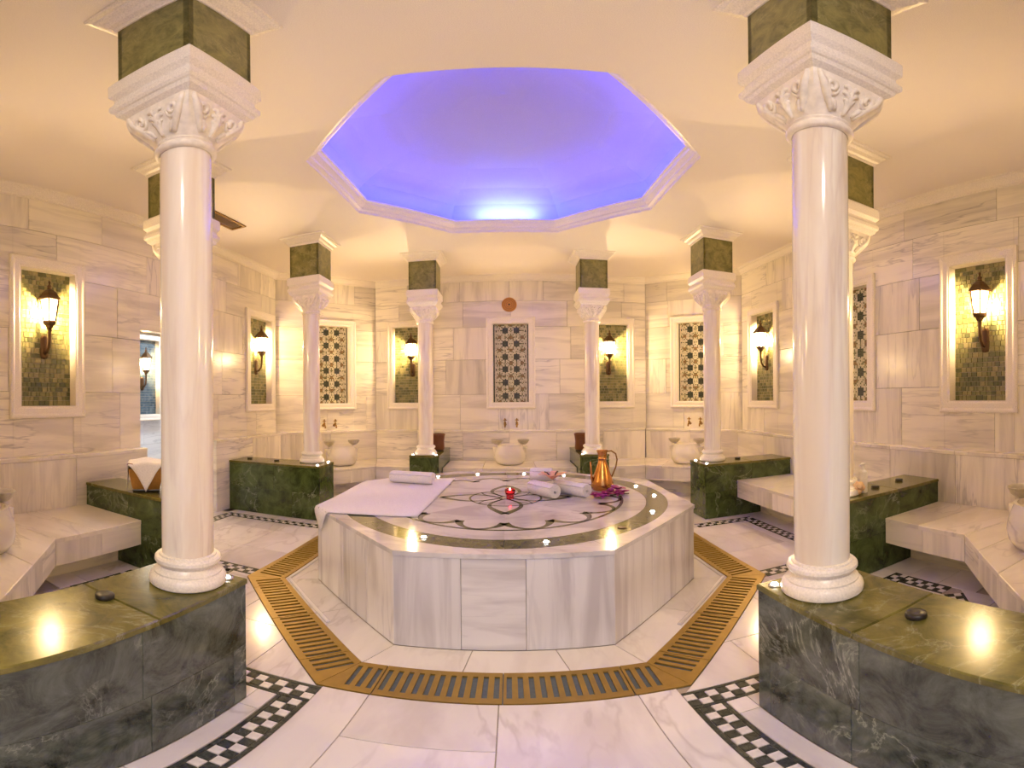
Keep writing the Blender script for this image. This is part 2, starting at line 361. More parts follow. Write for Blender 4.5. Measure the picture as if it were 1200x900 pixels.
def make_wall(name, p0, p1, panels=(), doors=(), seed=1, slabs=True, ledge=True):
    P = Plane(p0, p1); rnd = random.Random(seed)
    base = [(-0.08, P.L + 0.08, 0.0, ZC)]
    for h in doors: base = cut(base, h)
    mb = MB()
    for r in base: pbox(mb, P, r[0], r[1], -0.20, -DEEP, r[2], r[3])
    w = tag(mb.build(name, M['grout']), kind='structure')
    if not slabs: return P, w
    holes = [(c - PW / 2 + 0.03, c + PW / 2 - 0.03, PZ0 + 0.03, PZ0 + PH - 0.03) for c in panels] + list(doors)
    rows = [ZL - 0.01, 1.235, 1.70, 2.14, 2.50, ZC]
    for k in range(len(rows) - 1):
        u = -rnd.uniform(0.05, 0.5)
        while u < P.L:
            wd = rnd.uniform(0.45, 0.95); a, b = max(u, 0), min(u + wd, P.L); u += wd
            if P.L - b < 0.12: b = P.L; u = P.L
            if b - a < 0.03: continue
            rs = [(a + 0.0013, b - 0.0013, rows[k] + 0.0013, rows[k + 1] - 0.0013)]
            for h in holes: rs = cut(rs, h)
            if not rs: continue
            sb = MB()
            for r in rs: pbox(sb, P, r[0], r[1], -DEEP + 0.002, rnd.uniform(-0.001, 0.001), r[2], r[3], 0.0018)
            sb.build('slab', M['wall_v'] if rnd.random() < 0.27 else M['wall_h'], w)
    if ledge:                                        # thicker wainscot with its ledge
        u = 0.0; lo = [(0, P.L)]
        for h in doors: lo = [q for a, b in lo for q in ((a, min(b, h[0])), (max(a, h[1]), b)) if q[1] - q[0] > 0.02]
        for a0, b0 in lo:
            n = max(1, round((b0 - a0) / 0.62)); st = (b0 - a0) / n
            for i in range(n):
                a, b = a0 + i * st, a0 + (i + 1) * st
                ea = 0.09 * 0.42 if a < 0.01 else 0; eb = 0.09 * 0.42 if b > P.L - 0.01 else 0
                sb = MB(); pbox(sb, P, a + 0.0012 + ea, b - 0.0012 - eb, -DEEP + 0.004, 0.09, 0.0, ZL - 0.0315, 0.0018)
                sb.build('slab', M['wall_v'] if rnd.random() < 0.4 else M['wall_h'], w)
                sb = MB(); pbox(sb, P, a + 0.001 + ea, b - 0.001 - eb, -DEEP + 0.004, 0.096, ZL - 0.03, ZL, 0.003)
                sb.build('ledge_slab', M['bench_w'], w)
    return P, w
PL = Plane(ROOM[0], ROOM[7]); PR = Plane(ROOM[3], ROOM[4])
uL = lambda y: ROOM[0][1] - y
uR = lambda y: ROOM[3][1] - y
DOOR = (uL(3.56), uL(2.60), 0.0, 1.80)
PLf, WLEFT = make_wall('wall_left', ROOM[0], ROOM[7], [uL(1.673), uL(4.553)], [DOOR], 11)
PRf, WRIGHT = make_wall('wall_right', ROOM[3], ROOM[4], [uR(1.587), uR(2.92), uR(4.38)], [], 12)
PB, WBACK = make_wall('wall_back', ROOM[1], ROOM[2], [0.50, 1.873, 3.215], [], 13)
PBL, WBL = make_wall('wall_back_left', ROOM[0], ROOM[1], [0.794], [], 14)
PBR, WBR = make_wall('wall_back_right', ROOM[3], ROOM[2], [0.645], [], 15)
PFL, WFL = make_wall('wall_front_left', ROOM[7], ROOM[6], [], [], 16)
PFR, WFR = make_wall('wall_front_right', ROOM[4], ROOM[5], [], [], 17)
P1, _ = make_wall('wall_front', (-1.85, 0.13), (-0.86, 0.13), [], [], 18, slabs=False)
P2, _ = make_wall('wall_front', (0.80, 0.13), (1.83, 0.13), [], [], 19, slabs=False)
# the entrance passage the camera stands in, open at its far end
for nm, x in (('wall_entrance_left', -0.86), ('wall_entrance_right', 0.80)):
    mb = MB(); mb.box(x - (0.12 if x < 0 else 0), x + (0.12 if x > 0 else 0), -2.2, 0.2, 0, ZC); tag(mb.build(nm, M['plaster']), kind='structure')

# room beyond the doorway on the left
mb = MB(); mb.box(-4.75, -4.6, 2.0, 6.0, 0, ZC); w = tag(mb.build('wall_side_room', M['grout']), kind='structure')
for i in range(4):
    for j in range(5):
        sb = MB(); y0 = 2.0 + i * 0.95 + (0.3 if j % 2 else 0); sb.box(-4.6, -4.585, y0 + 0.0015, y0 + 0.9485, j * 0.56 + 0.0015, j * 0.56 + 0.5585); sb.build('slab', M['cool_wall'], w)
mb = MB(); mb.box(-4.6, -2.98, 5.9, 6.0, 0, ZC); tag(mb.build('wall_side_room_end', M['plaster']), kind='structure')
mb = MB(); mb.box(-4.6, -2.98, 1.9, 2.0, 0, ZC); tag(mb.build('wall_side_room_near', M['plaster']), kind='structure')
l = bpy.data.lights.new('side_room_fill', 'POINT'); l.energy = 42; l.color = (0.72, 0.86, 1.0); l.shadow_soft_size = 0.15  # added cool point light without a fixture, brightens the side room
o = bpy.data.objects.new('side_room_fill', l); COL.objects.link(o); o.location = (-3.7, 4.6, 2.5)

# ------------------------------------------------------------ ceiling, cornice, dome
DC = (-0.030, 3.035)
hole = octagon(DC, 1.216); outer = octagon(DC, 5.6)
mb = MB()
for i in range(8):
    j = (i + 1) % 8
    mb.quad((*hole[i], ZC), (*hole[j], ZC), (*outer[j], ZC), (*outer[i], ZC))
    mb.quad((*hole[i], ZC + 0.3), (*outer[i], ZC + 0.3), (*outer[j], ZC + 0.3), (*hole[j], ZC + 0.3))
tag(mb.build('ceiling', M['plaster']), kind='structure')
def line_x(a, b, c, d):
    den = (a[0] - b[0]) * (c[1] - d[1]) - (a[1] - b[1]) * (c[0] - d[0])
    p = a[0] * b[1] - a[1] * b[0]; q = c[0] * d[1] - c[1] * d[0]
    return ((p * (c[0] - d[0]) - (a[0] - b[0]) * q) / den, (p * (c[1] - d[1]) - (a[1] - b[1]) * q) / den)
def room_inset(d):
    P = ROOM_CCW; n = len(P); L = []
    for i in range(n):
        a, b = P[i], P[(i + 1) % n]; l_ = hyp(b[0] - a[0], b[1] - a[1]); nx, ny = -(b[1] - a[1]) / l_ * d, (b[0] - a[0]) / l_ * d
        L.append(((a[0] + nx, a[1] + ny), (b[0] + nx, b[1] + ny)))
    return [line_x(*L[i - 1], *L[i]) for i in range(n)]
CORN = [(0.0, ZC - 0.085), (0.012, ZC - 0.08), (0.014, ZC - 0.066), (0.030, ZC - 0.052), (0.048, ZC - 0.028), (0.066, ZC - 0.020), (0.070, ZC - 0.004), (0.082, ZC)]
rings = [room_inset(d) for d, z in CORN]
for i in range(8):
    j = (i + 1) % 8; mb = MB()
    for k in range(len(CORN) - 1):
        mb.quad((*rings[k][i], CORN[k][1]), (*rings[k][j], CORN[k][1]), (*rings[k + 1][j], CORN[k + 1][1]), (*rings[k + 1][i], CORN[k + 1][1]))
    tag(mb.build('trim_%d' % (i + 1), M['frame']), kind='structure')
RING = [(1.216, ZC - 0.001), (1.213, ZC + 0.018), (1.204, ZC + 0.024), (1.186, ZC + 0.030), (1.182, ZC + 0.044), (1.172, ZC + 0.050), (1.150, ZC + 0.066), (1.140, ZC + 0.086), (1.128, ZC + 0.090), (1.125, ZC + 0.104), (1.135, ZC + 0.107), (1.150, ZC + 0.09), (1.33, ZC + 0.09)]
mb = MB(); mb.ngon_sweep(RING, 8, DC, R(-112.5)); tag(mb.build('trim_9', M['frame']), kind='structure')
mb = MB()
for i in range(8):
    a0, a1 = R(-112.5 + 45 * i), R(-67.5 + 45 * i); k = 1 / cos(pi / 8)
    f = lambda r, a, z: (DC[0] + r * k * cos(a), DC[1] + r * k * sin(a), z)
    mb.quad(f(1.142, a0, ZC + 0.099), f(1.142, a1, ZC + 0.099), f(1.172, a1, ZC + 0.094), f(1.172, a0, ZC + 0.094))
dome_led = tag(mb.build('trim_10', M['glow_dome']), kind='structure')
DOME = [(1.33, ZC + 0.09), (1.28, ZC + 0.18), (1.16, ZC + 0.29), (0.97, ZC + 0.385), (0.70, ZC + 0.46), (0.38, ZC + 0.50), (0.0, ZC + 0.515)]
mb = MB(); mb.ngon_sweep(DOME, 8, DC, R(-112.5)); tag(mb.build('ceiling_dome', M['dome']), kind='structure')
l = bpy.data.lights.new('dome_white_led', 'AREA'); l.shape = 'RECTANGLE'; l.size = 0.55; l.size_y = 0.02; l.energy = 0.8; l.color = (0.45, 0.75, 1.0)
o = bpy.data.objects.new('dome_white_led', l); COL.objects.link(o); o.location = (DC[0] + 0.02, DC[1] + 1.185, ZC + 0.097); o.rotation_euler = (pi, 0, 0)

# added unseen lamp in the entrance passage that brightens the column fronts
el = thing('added_fill_lamp', 'round white fill lamp added behind the camera to brighten the column fronts', 'lamp', (-0.03, -0.75, ZC - 0.05))
mb = MB(); mb.lathe([(0.0, -0.046), (0.10, -0.042), (0.15, -0.02), (0.155, -0.008)], 28, (-0.03, -0.75, ZC)); mb.build('diffuser', M['glow_led'], el, True)
mb = MB(); mb.lathe([(0.155, -0.01), (0.17, -0.01), (0.17, -0.0005), (0.155, -0.0005)], 28, (-0.03, -0.75, ZC), cap=False); mb.build('fill_lamp_rim', M['frame'], el, True)
l = bpy.data.lights.new('entrance_fill', 'AREA'); l.energy = ENTRY_FILL_W; l.color = (1.0, 0.84, 0.66); l.shape = 'DISK'; l.size = 0.3
o = bpy.data.objects.new('entrance_fill', l); COL.objects.link(o); o.location = (-0.03, -0.75, ZC - 0.055)
# vent in the ceiling
v = thing('ceiling_vent', 'brown slatted vent in the ceiling behind the left columns', 'vent', (-2.35, 3.08, ZC - 0.012))
mb = MB()
for a in ((-2.43, -2.27, 2.78, 2.80), (-2.43, -2.27, 3.34, 3.36), (-2.43, -2.41, 2.80, 3.34), (-2.29, -2.27, 2.80, 3.34)): mb.box(*a, ZC - 0.012, ZC - 0.0005)
mb.build('vent_frame', M['vent'], v)
for i in range(5):
    mb = MB(); x = -2.40 + 0.0225 * i; mb.add([(x, 2.80, ZC - 0.002), (x + 0.016, 2.80, ZC - 0.010), (x + 0.016, 3.34, ZC - 0.010), (x, 3.34, ZC - 0.002), (x + 0.002, 2.80, ZC - 0.0005), (x + 0.018, 2.80, ZC - 0.008), (x + 0.018, 3.34, ZC - 0.008), (x + 0.002, 3.34, ZC - 0.0005)],
        [(0, 1, 2, 3), (7, 6, 5, 4), (0, 4, 5, 1), (1, 5, 6, 2), (2, 6, 7, 3), (3, 7, 4, 0)]); mb.build('slat', M['vent'], v)

# ------------------------------------------------------------ floor: tiles, chequer bands
mb = MB(); mb.box(-4.7, 3.2, -2.2, 6.2, -0.12, -0.006)
FLOOR = tag(mb.build('floor', M['grout']), kind='structure')
GAP = 0.0016
def tile(poly, m=None, name='tile', z1=0.0):
    if area(poly) < 0: poly = list(reversed(poly))
    p = inset(poly, GAP)
    if len(p) < 3 or area(p) < 2e-4: return
    mb = MB(); mb.prism(p, -0.006, z1, 0.0012); mb.build(name, m or M['floor'], FLOOR)
def half(poly, *hs):
    for n, c in hs:
        poly = clip(poly, n, c)
        if not poly: return []
    return poly
def grid(poly, xs, ys):
    for i in range(len(xs) - 1):
        for j in range(len(ys) - 1):
            q = half([(xs[i], ys[j]), (xs[i + 1], ys[j]), (xs[i + 1], ys[j + 1]), (xs[i], ys[j + 1])])
            for k in range(len(poly)):
                if not q: break
                a, b = poly[k], poly[(k + 1) % len(poly)]; l_ = hyp(b[0] - a[0], b[1] - a[1]); n = (-(b[1] - a[1]) / l_, (b[0] - a[0]) / l_)
                q = clip(q, n, n[0] * a[0] + n[1] * a[1])
            if q and area(q) > 0.002: tile(q)
def rect(x0, x1, y0, y1): return [(x0, y0), (x1, y0), (x1, y1), (x0, y1)]
def seq(a, b, s): return [a + s * i for i in range(int(math.ceil((b - a) / s - 1e-6)) + 1)]
AO, AI, AP = 1.525, 1.303, 1.115                      # drain outer and inner, platform (apothems)
DO, DI, DP = octagon(PC, AO), octagon(PC, AI), octagon(PC, AP)
oct_half = [((cos(R(-90 + 45 * i)), sin(R(-90 + 45 * i))), (cos(R(-90 + 45 * i)) * PC[0] + sin(R(-90 + 45 * i)) * PC[1]) + AO) for i in range(8)]  # outside of drain side i
# white slabs between platform and drain
for i in range(8):
    j = (i + 1) % 8; a, b, c, d = DI[i], DI[j], DP[j], DP[i]
    cuts = [0, 0.36, 0.73, 1] if i % 2 == 0 else [0, 0.5, 1]
    for k in range(len(cuts) - 1):
        L = lambda p, q, t: (p[0] + (q[0] - p[0]) * t, p[1] + (q[1] - p[1]) * t)
        tile([L(a, b, cuts[k]), L(a, b, cuts[k + 1]), L(d, c, cuts[k + 1]), L(d, c, cuts[k])])
    if i in (1, 2, 3, 5, 6, 7):                      # raised rounded edging beside the grates
        o1, o2 = octagon(PC, AI - 0.012), octagon(PC, AI - 0.034)
        t0, t1 = {1: (0.35, 1), 2: (0, 1), 3: (0, 1), 5: (0, 1), 6: (0, 1), 7: (0, 0.62)}[i]
        q = [L(o1[i], o1[j], t0), L(o1[i], o1[j], t1), L(o2[i], o2[j], t1), L(o2[i], o2[j], t0)]
        mb = MB(); mb.prism(q, 0.0, 0.012, 0.005); mb.build('edging', M['slab_h'], FLOOR)
# chequer bands
small = MB()
def band(p0, p1, single=False, w=0.112, start=0):
    L = hyp(p1[0] - p0[0], p1[1] - p0[1]); u = ((p1[0] - p0[0]) / L, (p1[1] - p0[1]) / L); n = (-u[1], u[0])
    P = lambda s, t: (p0[0] + u[0] * s + n[0] * t, p0[1] + u[1] * s + n[1] * t)
    e = 0.017; sq = (w - 2 * e) / 2; cnt = max(1, round(L / sq)); st = L / cnt
    for t0, t1 in ((-w / 2, -w / 2 + e), (w / 2 - e, w / 2)):
        m_ = max(1, round(L / 0.3))
        for i in range(m_):
            q = [P(L * i / m_, t0), P(L * (i + 1) / m_, t0), P(L * (i + 1) / m_, t1), P(L * i / m_, t1)]
            if single: tile(q, M['dark_tile'], 'border_strip')
            else: small.prism(inset(q, 0.001), -0.006, 0.0, 0.0, 0)
    for i in range(cnt):
        for k in range(2):
            t0 = -w / 2 + e + k * sq; q = [P(i * st, t0), P((i + 1) * st, t0), P((i + 1) * st, t0 + sq), P(i * st, t0 + sq)]
            dk = (i + k + start) % 2 == 0
            if single: tile(q, M['dark_tile'] if dk else M['white_tile'], 'mosaic_tile')
            else: small.prism(inset(q, 0.001), -0.006, 0.0, 0.0, 0 if dk else 1)
H = 0.056
band((-0.693, 0.33), (-0.693, 1.333 - H), True); band((-1.355, 1.333), (-0.636, 1.333), True)
band((0.602, 0.33), (0.602, 1.302 - H), True, start=1); band((0.546, 1.302), (1.255, 1.302), True)
band((-1.299, 0.62), (-1.299, 1.333 - H)); band((1.199, 0.62), (1.199, 1.302 - H))
band((-1.556, 2.385), (-2.70, 2.385)); band((1.496, 2.315), (2.18, 2.315))
band((-1.60, 3.60), (-2.70, 3.60)); band((1.60, 3.56), (2.18, 3.56))
band((-2.645, 2.385 + H), (-2.645, 3.60 - H)); band((2.125, 2.315 + H), (2.125, 3.56 - H))
band((-1.69, 1.84), (-2.20, 1.84)); band((-2.145, 1.84 - H), (-2.145, 1.42)); band((-2.125, 1.36), (-1.40, 0.64))
band((1.64, 1.715), (2.12, 1.715)); band((2.065, 1.715 - H), (2.065, 1.36)); band((2.045, 1.30), (1.30, 0.56))
band((-1.745, 1.84 + H), (-1.745, 2.385 - H)); band((1.695, 1.715 + H), (1.695, 2.315 - H))
band((-1.64, 4.24), (-2.00, 4.24)); band((1.66, 4.18), (2.00, 4.18)); band((2.02, 4.26), (1.42, 4.86)); band((-2.02, 4.32), (-1.42, 4.92))
s_ = small.build('mosaic_tiles', [M['dark_tile'], M['white_tile']], FLOOR); s_['kind'] = 'stuff'
# marble floor tiles
FX = [-0.636, -0.467, -0.042, 0.412, 0.546]
grid(rect(-0.636, -0.467, 0.2, 1.395), [-0.636, -0.467], [0.2, 0.68, 1.395])
grid(rect(-0.467, -0.042, 0.2, 1.395), [-0.467, -0.042], [0.2, 0.66, 1.125, 1.395])
grid(rect(-0.042, 0.412, 0.2, 1.395), [-0.042, 0.412], [0.2, 0.87, 1.395])
grid(rect(0.412, 0.546, 0.2, 1.395), [0.412, 0.546], [0.2, 0.78, 1.395])
for x0, x1, y0, y1 in ((-0.825, -0.750, 0.2, 1.276), (0.658, 0.735, 0.2, 1.246), (-1.165, -0.825, 1.205, 1.276), (0.735, 1.065, 1.17, 1.246)):
    grid(rect(x0, x1, y0, y1), [x0, x1] if x1 - x0 < 0.2 else [x0, (x0 + x1) / 2, x1], [y0, y1] if y1 - y0 < 0.2 else seq(y0, y1, 0.48))
def outside(i): return oct_half[i]
LX = seq(-2.79, -1.4, 0.42); 
big = lambda x0, x1, y0, y1: rect(x0, x1, y0, y1)
def area_tiles(x0, x1, y0, y1, xs, ys, hs=()):
    poly = half(big(x0, x1, y0, y1), *hs)
    if poly: grid(poly, xs, ys)
area_tiles(-2.589, -1.5, 2.441, 3.544, [-3.0, -2.40, -1.955, -1.4], [2.2, 2.83, 3.30, 3.7], [outside(6)])
area_tiles(1.4, 2.069, 2.371, 3.504, [1.4, 2.0, 2.4], [2.2, 2.79, 3.18, 3.7], [outside(2)])
for (x0, x1, y0, y1) in ((-4.5, -2.701, 2.44, 3.78), (-2.79, -2.701, 2.275, 2.44), (-2.79, -1.70, 2.275, 2.329), (-2.79, -1.745, 3.656, 3.78), (2.181, 2.45, 2.205, 3.72), (1.80, 2.181, 2.205, 2.259), (1.765, 2.181, 3.616, 3.72)):
    grid(rect(x0, x1, y0, y1), seq(x0, x1, 0.45), [y0, y1] if y1 - y0 < 0.2 else seq(y0, y1, 0.5))
# diagonal alcoves
area_tiles(-1.355, -0.60, 1.389, 1.784, seq(-1.355, -0.4, 0.4), [1.389, 1.784], [outside(7)])
area_tiles(-1.689, -0.9, 1.784, 2.29, [-1.689, -1.3, -0.9], [1.784, 2.3], [outside(7)]); area_tiles(-1.689, -1.5, 2.29, 2.329, [-1.689, -1.5], [2.29, 2.329], [outside(6)])
area_tiles(-2.089, -1.355, 0.6, 1.784, [-2.2, -1.72, -1.2], [0.5, 1.0, 1.4, 1.8], [((1, 1), -0.70)])
area_tiles(-2.46, -2.201, 1.35, 1.955, [-2.5, -2.2], [1.2, 1.55, 1.76, 2.0]); area_tiles(-2.201, -1.85, 1.896, 1.955, [-2.21, -1.85], [1.896, 1.955])
area_tiles(-2.201, -1.3, 0.3, 1.42, seq(-2.3, -1.2, 0.4), [0.2, 0.7, 1.05, 1.45], [((-1, -1), 0.835), ((1, 1), -1.2)])
area_tiles(0.55, 1.255, 1.358, 1.659, seq(0.55, 1.3, 0.35), [1.358, 1.659], [outside(1)])
area_tiles(0.8, 1.639, 1.659, 2.259, [0.8, 1.25, 1.7], [1.659, 2.3], [outside(1)])
area_tiles(1.255, 2.009, 0.55, 1.659, [1.2, 1.65, 2.1], [0.5, 0.95, 1.3, 1.7], [((-1, 1), -0.68)])
area_tiles(2.121, 2.42, 1.2, 1.88, [2.1, 2.45], [1.1, 1.46, 1.68, 1.9]); area_tiles(1.80, 2.121, 1.771, 1.88, [1.8, 2.13], [1.771, 1.88])
area_tiles(1.2, 2.121, 0.3, 1.36, seq(1.2, 2.2, 0.4), [0.2, 0.7, 1.05, 1.4], [((1, -1), 0.82), ((-1, 1), -1.2)])
for sx, fy, ex in ((-1, 4.13, 1.58), (1, 4.07, 1.55)):
    pl = lambda x: x * sx
    a = (-1.964 if sx < 0 else 0.9); b = (-0.9 if sx < 0 else 1.964)
    area_tiles(-2.5 if sx < 0 else 0.79, -0.79 if sx < 0 else 2.5, 3.4, 5.8, seq(-2.5, -0.5, 0.45) if sx < 0 else seq(0.5, 2.6, 0.45), seq(3.4, 5.8, 0.45),
               [outside(5 if sx < 0 else 3), ((0, 1), fy + 0.17)])
    if sx < 0:
        area_tiles(-1.744, -1.3, 3.656, fy + 0.17, [-1.744, -1.3], seq(3.656, 4.4, 0.35), [outside(5)]); area_tiles(-1.60, -1.3, 3.4, 3.656, [-1.60, -1.3], [3.544, 3.656], [outside(5), outside(6)])
    else:
        area_tiles(1.3, 1.764, 3.616, fy + 0.17, [1.3, 1.764], seq(3.616, 4.4, 0.35), [outside(3)]); area_tiles(1.3, 1.60, 3.4, 3.616, [1.3, 1.60], [3.504, 3.616], [outside(3), outside(2)])
area_tiles(-0.79, 0.78, 4.4, 5.8, seq(-0.79, 0.9, 0.45), seq(4.4, 5.8, 0.45), [outside(4)])

# ------------------------------------------------------------ brass drain round the platform
dr = thing('floor_drain', 'octagonal brass floor drain with slotted gratings around the platform', 'drain', (PC[0], PC[1], 0))
for i in range(8):
    j = (i + 1) % 8; L = lambda p, q, t: (p[0] + (q[0] - p[0]) * t, p[1] + (q[1] - p[1]) * t)
    u = (cos(R(45 * i)), sin(R(45 * i))); n = (sin(R(45 * i)), -cos(R(45 * i)))      # along the side, outward
    side_i, side_o = AI * math.tan(pi / 8), AO * math.tan(pi / 8)
    Q = lambda s, t: (PC[0] + u[0] * s + n[0] * t, PC[1] + u[1] * s + n[1] * t)
    zt, zb_ = 0.004, -0.004
    def bar(mb, s0, s1, t0, t1): mb.prism([Q(s0, t0), Q(s0, t1), Q(s1, t1), Q(s1, t0)], zb_, zt, 0.0, 0) if False else mb.prism([Q(s1, t0), Q(s0, t0), Q(s0, t1), Q(s1, t1)], zb_, zt, 0.0)
    st = 0.432
    for s0 in (-st, 0.0):                             # two slotted panels per side
        s1 = s0 + st; mb = MB(); a, b = s0 + 0.002, s1 - 0.002
        bar(mb, a, b, AI + 0.002, AI + 0.032); bar(mb, a, b, AO - 0.036, AO - 0.002)
        k = 11; pitch = (b - a) / k; wbar = pitch * 0.52
        for q in range(k + 1):
            c = a + q * pitch; bar(mb, max(a, c - wbar / 2), min(b, c + wbar / 2), AI + 0.032, AO - 0.036)
        mb.build('grating_panel', M['brass'], dr)
    for sg in (-1, 1):                                # the mitred ends carry three slots and a plain corner
        mb = MB(); f = lambda s, t: Q(sg * s, t); pr = lambda p: mb.prism(p if area(p) > 0 else list(reversed(p)), zb_, zt, 0.0)
        a = st + 0.002; s0 = a
        lim = lambda t: t * math.tan(pi / 8) - 0.001
        pr([f(a, AI + 0.002), f(lim(AI), AI + 0.002), f(lim(AI + 0.032), AI + 0.032), f(a, AI + 0.032)]) if lim(AI + 0.03) > a else None
        pr([f(a, AO - 0.036), f(lim(AO - 0.036), AO - 0.036), f(lim(AO), AO - 0.002), f(a, AO - 0.002)])
        p = 0.0390
        nb = 4
        for q in range(nb):
            c0 = a + q * p - p * 0.26 if q else a; c1 = a + q * p + p * 0.26
            if q == nb - 1: c1 = 9
            poly = [f(c0, AI + 0.032), f(min(c1, 5), AI + 0.032), f(min(c1, 5), AO - 0.036), f(c0, AO - 0.036)]
            if area(poly) < 0: poly.reverse()
            # keep inside the mitre
            w2 = R(45 * i) + sg * R(22.5); nn = (-sg * cos(w2), -sg * sin(w2))
            poly = clip(poly, nn, nn[0] * PC[0] + nn[1] * PC[1] + 0.001)
            if poly and area(poly) > 1e-5: mb.prism(poly, zb_, zt, 0.0)
        mb.build('corner_panel', M['brass'], dr)
mb = MB()
for i in range(8):
    j = (i + 1) % 8; mb.quad((*DI[i], -0.0055), (*DO[i], -0.0055), (*DO[j], -0.0055), (*DI[j], -0.0055))
mb.build('channel', M['water'], dr)

# ------------------------------------------------------------ the heated platform
pf = thing('marble_platform', 'low octagonal marble platform with inlaid flower top in the middle', 'platform', (PC[0], PC[1], 0))
mb = MB(); mb.prism(octagon(PC, AP - 0.02), 0, ZP - 0.022); mb.build('core', M['grout'], pf)
for i in range(8):
    a, b = DP[i], DP[(i + 1) % 8]; P = Plane(a, b); rnd = random.Random(60 + i)
    P.n = (-P.n[0], -P.n[1]) if (P.n[0] * (PC[0] - a[0]) + P.n[1] * (PC[1] - a[1])) > 0 else P.n; P.flip = P.u[0] * P.n[1] - P.u[1] * P.n[0] > 0
    cuts = {0: [0, 0.31, 0.60, 1], 7: [0, 0.42, 0.72, 1], 1: [0, 0.40, 0.62, 0.82, 1]}.get(i, [0, 0.36, 0.7, 1])
    for k in range(len(cuts) - 1):
        mb = MB(); pbox(mb, P, cuts[k] * P.L + 0.001, cuts[k + 1] * P.L - 0.001, -0.02, 0.0, 0.001, ZP - 0.023, 0.0015)
        mb.build('side_slab', M['slab_h'] if (i == 0 and k == 1) else M['slab_v'], pf)
ZT = ZP - 0.022
# top: rim slabs (outside band), green band pieces, inner field
RB0, RB1 = 0.915, 1.050
def arc(r, a0, a1, n): return [(PC[0] + r * cos(a0 + (a1 - a0) * k / n), PC[1] + r * sin(a0 + (a1 - a0) * k / n)) for k in range(n + 1)]
def strip_top(mb, inner, outer, z0, z1, mi=0):
    n = len(inner)
    vs = [(*p, z0) for p in outer] + [(*p, z1) for p in outer] + [(*p, z1) for p in inner]; fs = []
    for k in range(n - 1):
        fs += [(k, k + 1, n + k + 1, n + k), (n + k, n + k + 1, 2 * n + k + 1, 2 * n + k)]
    mb.add(vs, fs, mi)
def oct_r(a):   # distance to platform edge with a small overhang
    t = (a - R(-90) + pi / 8) % (pi / 4) - pi / 8; return (AP + 0.006) / cos(t)
for i in range(8):
    a0, a1 = R(-112.5 + 45 * i), R(-67.5 + 45 * i); n = 16; g = 0.0012
    mb = MB(); ou = [(PC[0] + oct_r(a0 + (a1 - a0) * k / n) * cos(a0 + (a1 - a0) * k / n), PC[1] + oct_r(a0 + (a1 - a0) * k / n) * sin(a0 + (a1 - a0) * k / n)) for k in range(n + 1)]
    strip_top(mb, arc(RB1 + 0.001, a0 + g, a1 - g, n), ou, ZT, ZP); mb.build('rim_slab', M['top_w'], pf)
    b0, b1 = a0 + pi / 8, a1 + pi / 8
    mb = MB(); strip_top(mb, arc(RB0 + 0.001, b0 + g, b1 - g, n), arc(RB1 - 0.001, b0 + g, b1 - g, n), ZT, ZP - 0.0006); mb.build('inlay_band', M['green_inlay'], pf)
for i in range(8):
    a0, a1 = R(-90 + 45 * i), R(-45 + 45 * i); mb = MB(); ar = arc(RB0 - 0.001, a0 + 0.0008, a1 - 0.0008, 12)
    vs = [(*PC, ZP - 0.0006)] + [(*p, ZP - 0.0006) for p in ar]; mb.add(vs, [(0, k + 1, k + 2) for k in range(12)]); mb.build('top_slab', M['top_w'], pf)
def ribbon(mb, pts, w, closed=False):
    n = len(pts); L_, R_ = [], []
    for i in range(n):
        a = pts[(i - 1) % n] if closed or i else pts[i]; b = pts[(i + 1) % n] if closed or i < n - 1 else pts[i]
        dx, dy = b[0] - a[0], b[1] - a[1]; l_ = hyp(dx, dy) or 1; nx, ny = -dy / l_, dx / l_; ww = w[i] if isinstance(w, list) else w
        L_.append((pts[i][0] + nx * ww / 2, pts[i][1] + ny * ww / 2)); R_.append((pts[i][0] - nx * ww / 2, pts[i][1] - ny * ww / 2))
    vs = [(*p, ZP) for p in L_] + [(*p, ZP) for p in R_]; m_ = n if closed else n - 1
    mb.add(vs, [(k, n + k, n + (k + 1) % n, (k + 1) % n) for k in range(m_)])
def pol(r, a): return (PC[0] + r * cos(a), PC[1] + r * sin(a))
mb = MB(); ribbon(mb, [pol(0.760, 2 * pi * k / 128) for k in range(128)], 0.021, True); mb.build('inlay_ring', M['green_inlay'], pf)
mb = MB()
NL = 16
for q in range(NL):                                   # sixteen lobes that meet in cusps pointing to the middle
    a0 = R(-90) + 2 * pi * q / NL; pts = []; ws = []
    for k in range(13):
        t = k / 12; a = a0 + 2 * pi / NL * t; r = 0.625 + 0.125 * (sin(pi * t) ** 0.72); pts.append(pol(r, a)); ws.append(0.022 + 0.032 * abs(2 * t - 1) ** 3)
    ribbon(mb, pts, ws)
mb.build('inlay_scallop', M['green_inlay'], pf)
for q in range(4):                                    # four large petals, four slim ones between
    a0 = R(-90 + 90 * q); mb = MB()
    for sg in (-1, 1):
        pts = []; ws = []
        for k in range(17):
            t = k / 16; r = 0.03 + 0.40 * t; off = sg * 0.098 * sin(pi * t ** 0.9); pts.append((PC[0] + r * cos(a0) - off * sin(a0), PC[1] + r * sin(a0) + off * cos(a0))); ws.append(0.018 + 0.032 * t * t)
        ribbon(mb, pts, ws)
    mb.build('inlay_petal', M['green_inlay'], pf)
    a1 = a0 + pi / 4; mb = MB()
    for sg in (-1, 1):
        pts = [(PC[0] + r * cos(a1) - o_ * sin(a1), PC[1] + r * sin(a1) + o_ * cos(a1)) for r, o_ in ((0.03 + 0.21 * k / 10, sg * 0.035 * sin(pi * k / 10)) for k in range(11))]
        ribbon(mb, pts, 0.011)
    mb.build('inlay_petal', M['green_inlay'], pf)
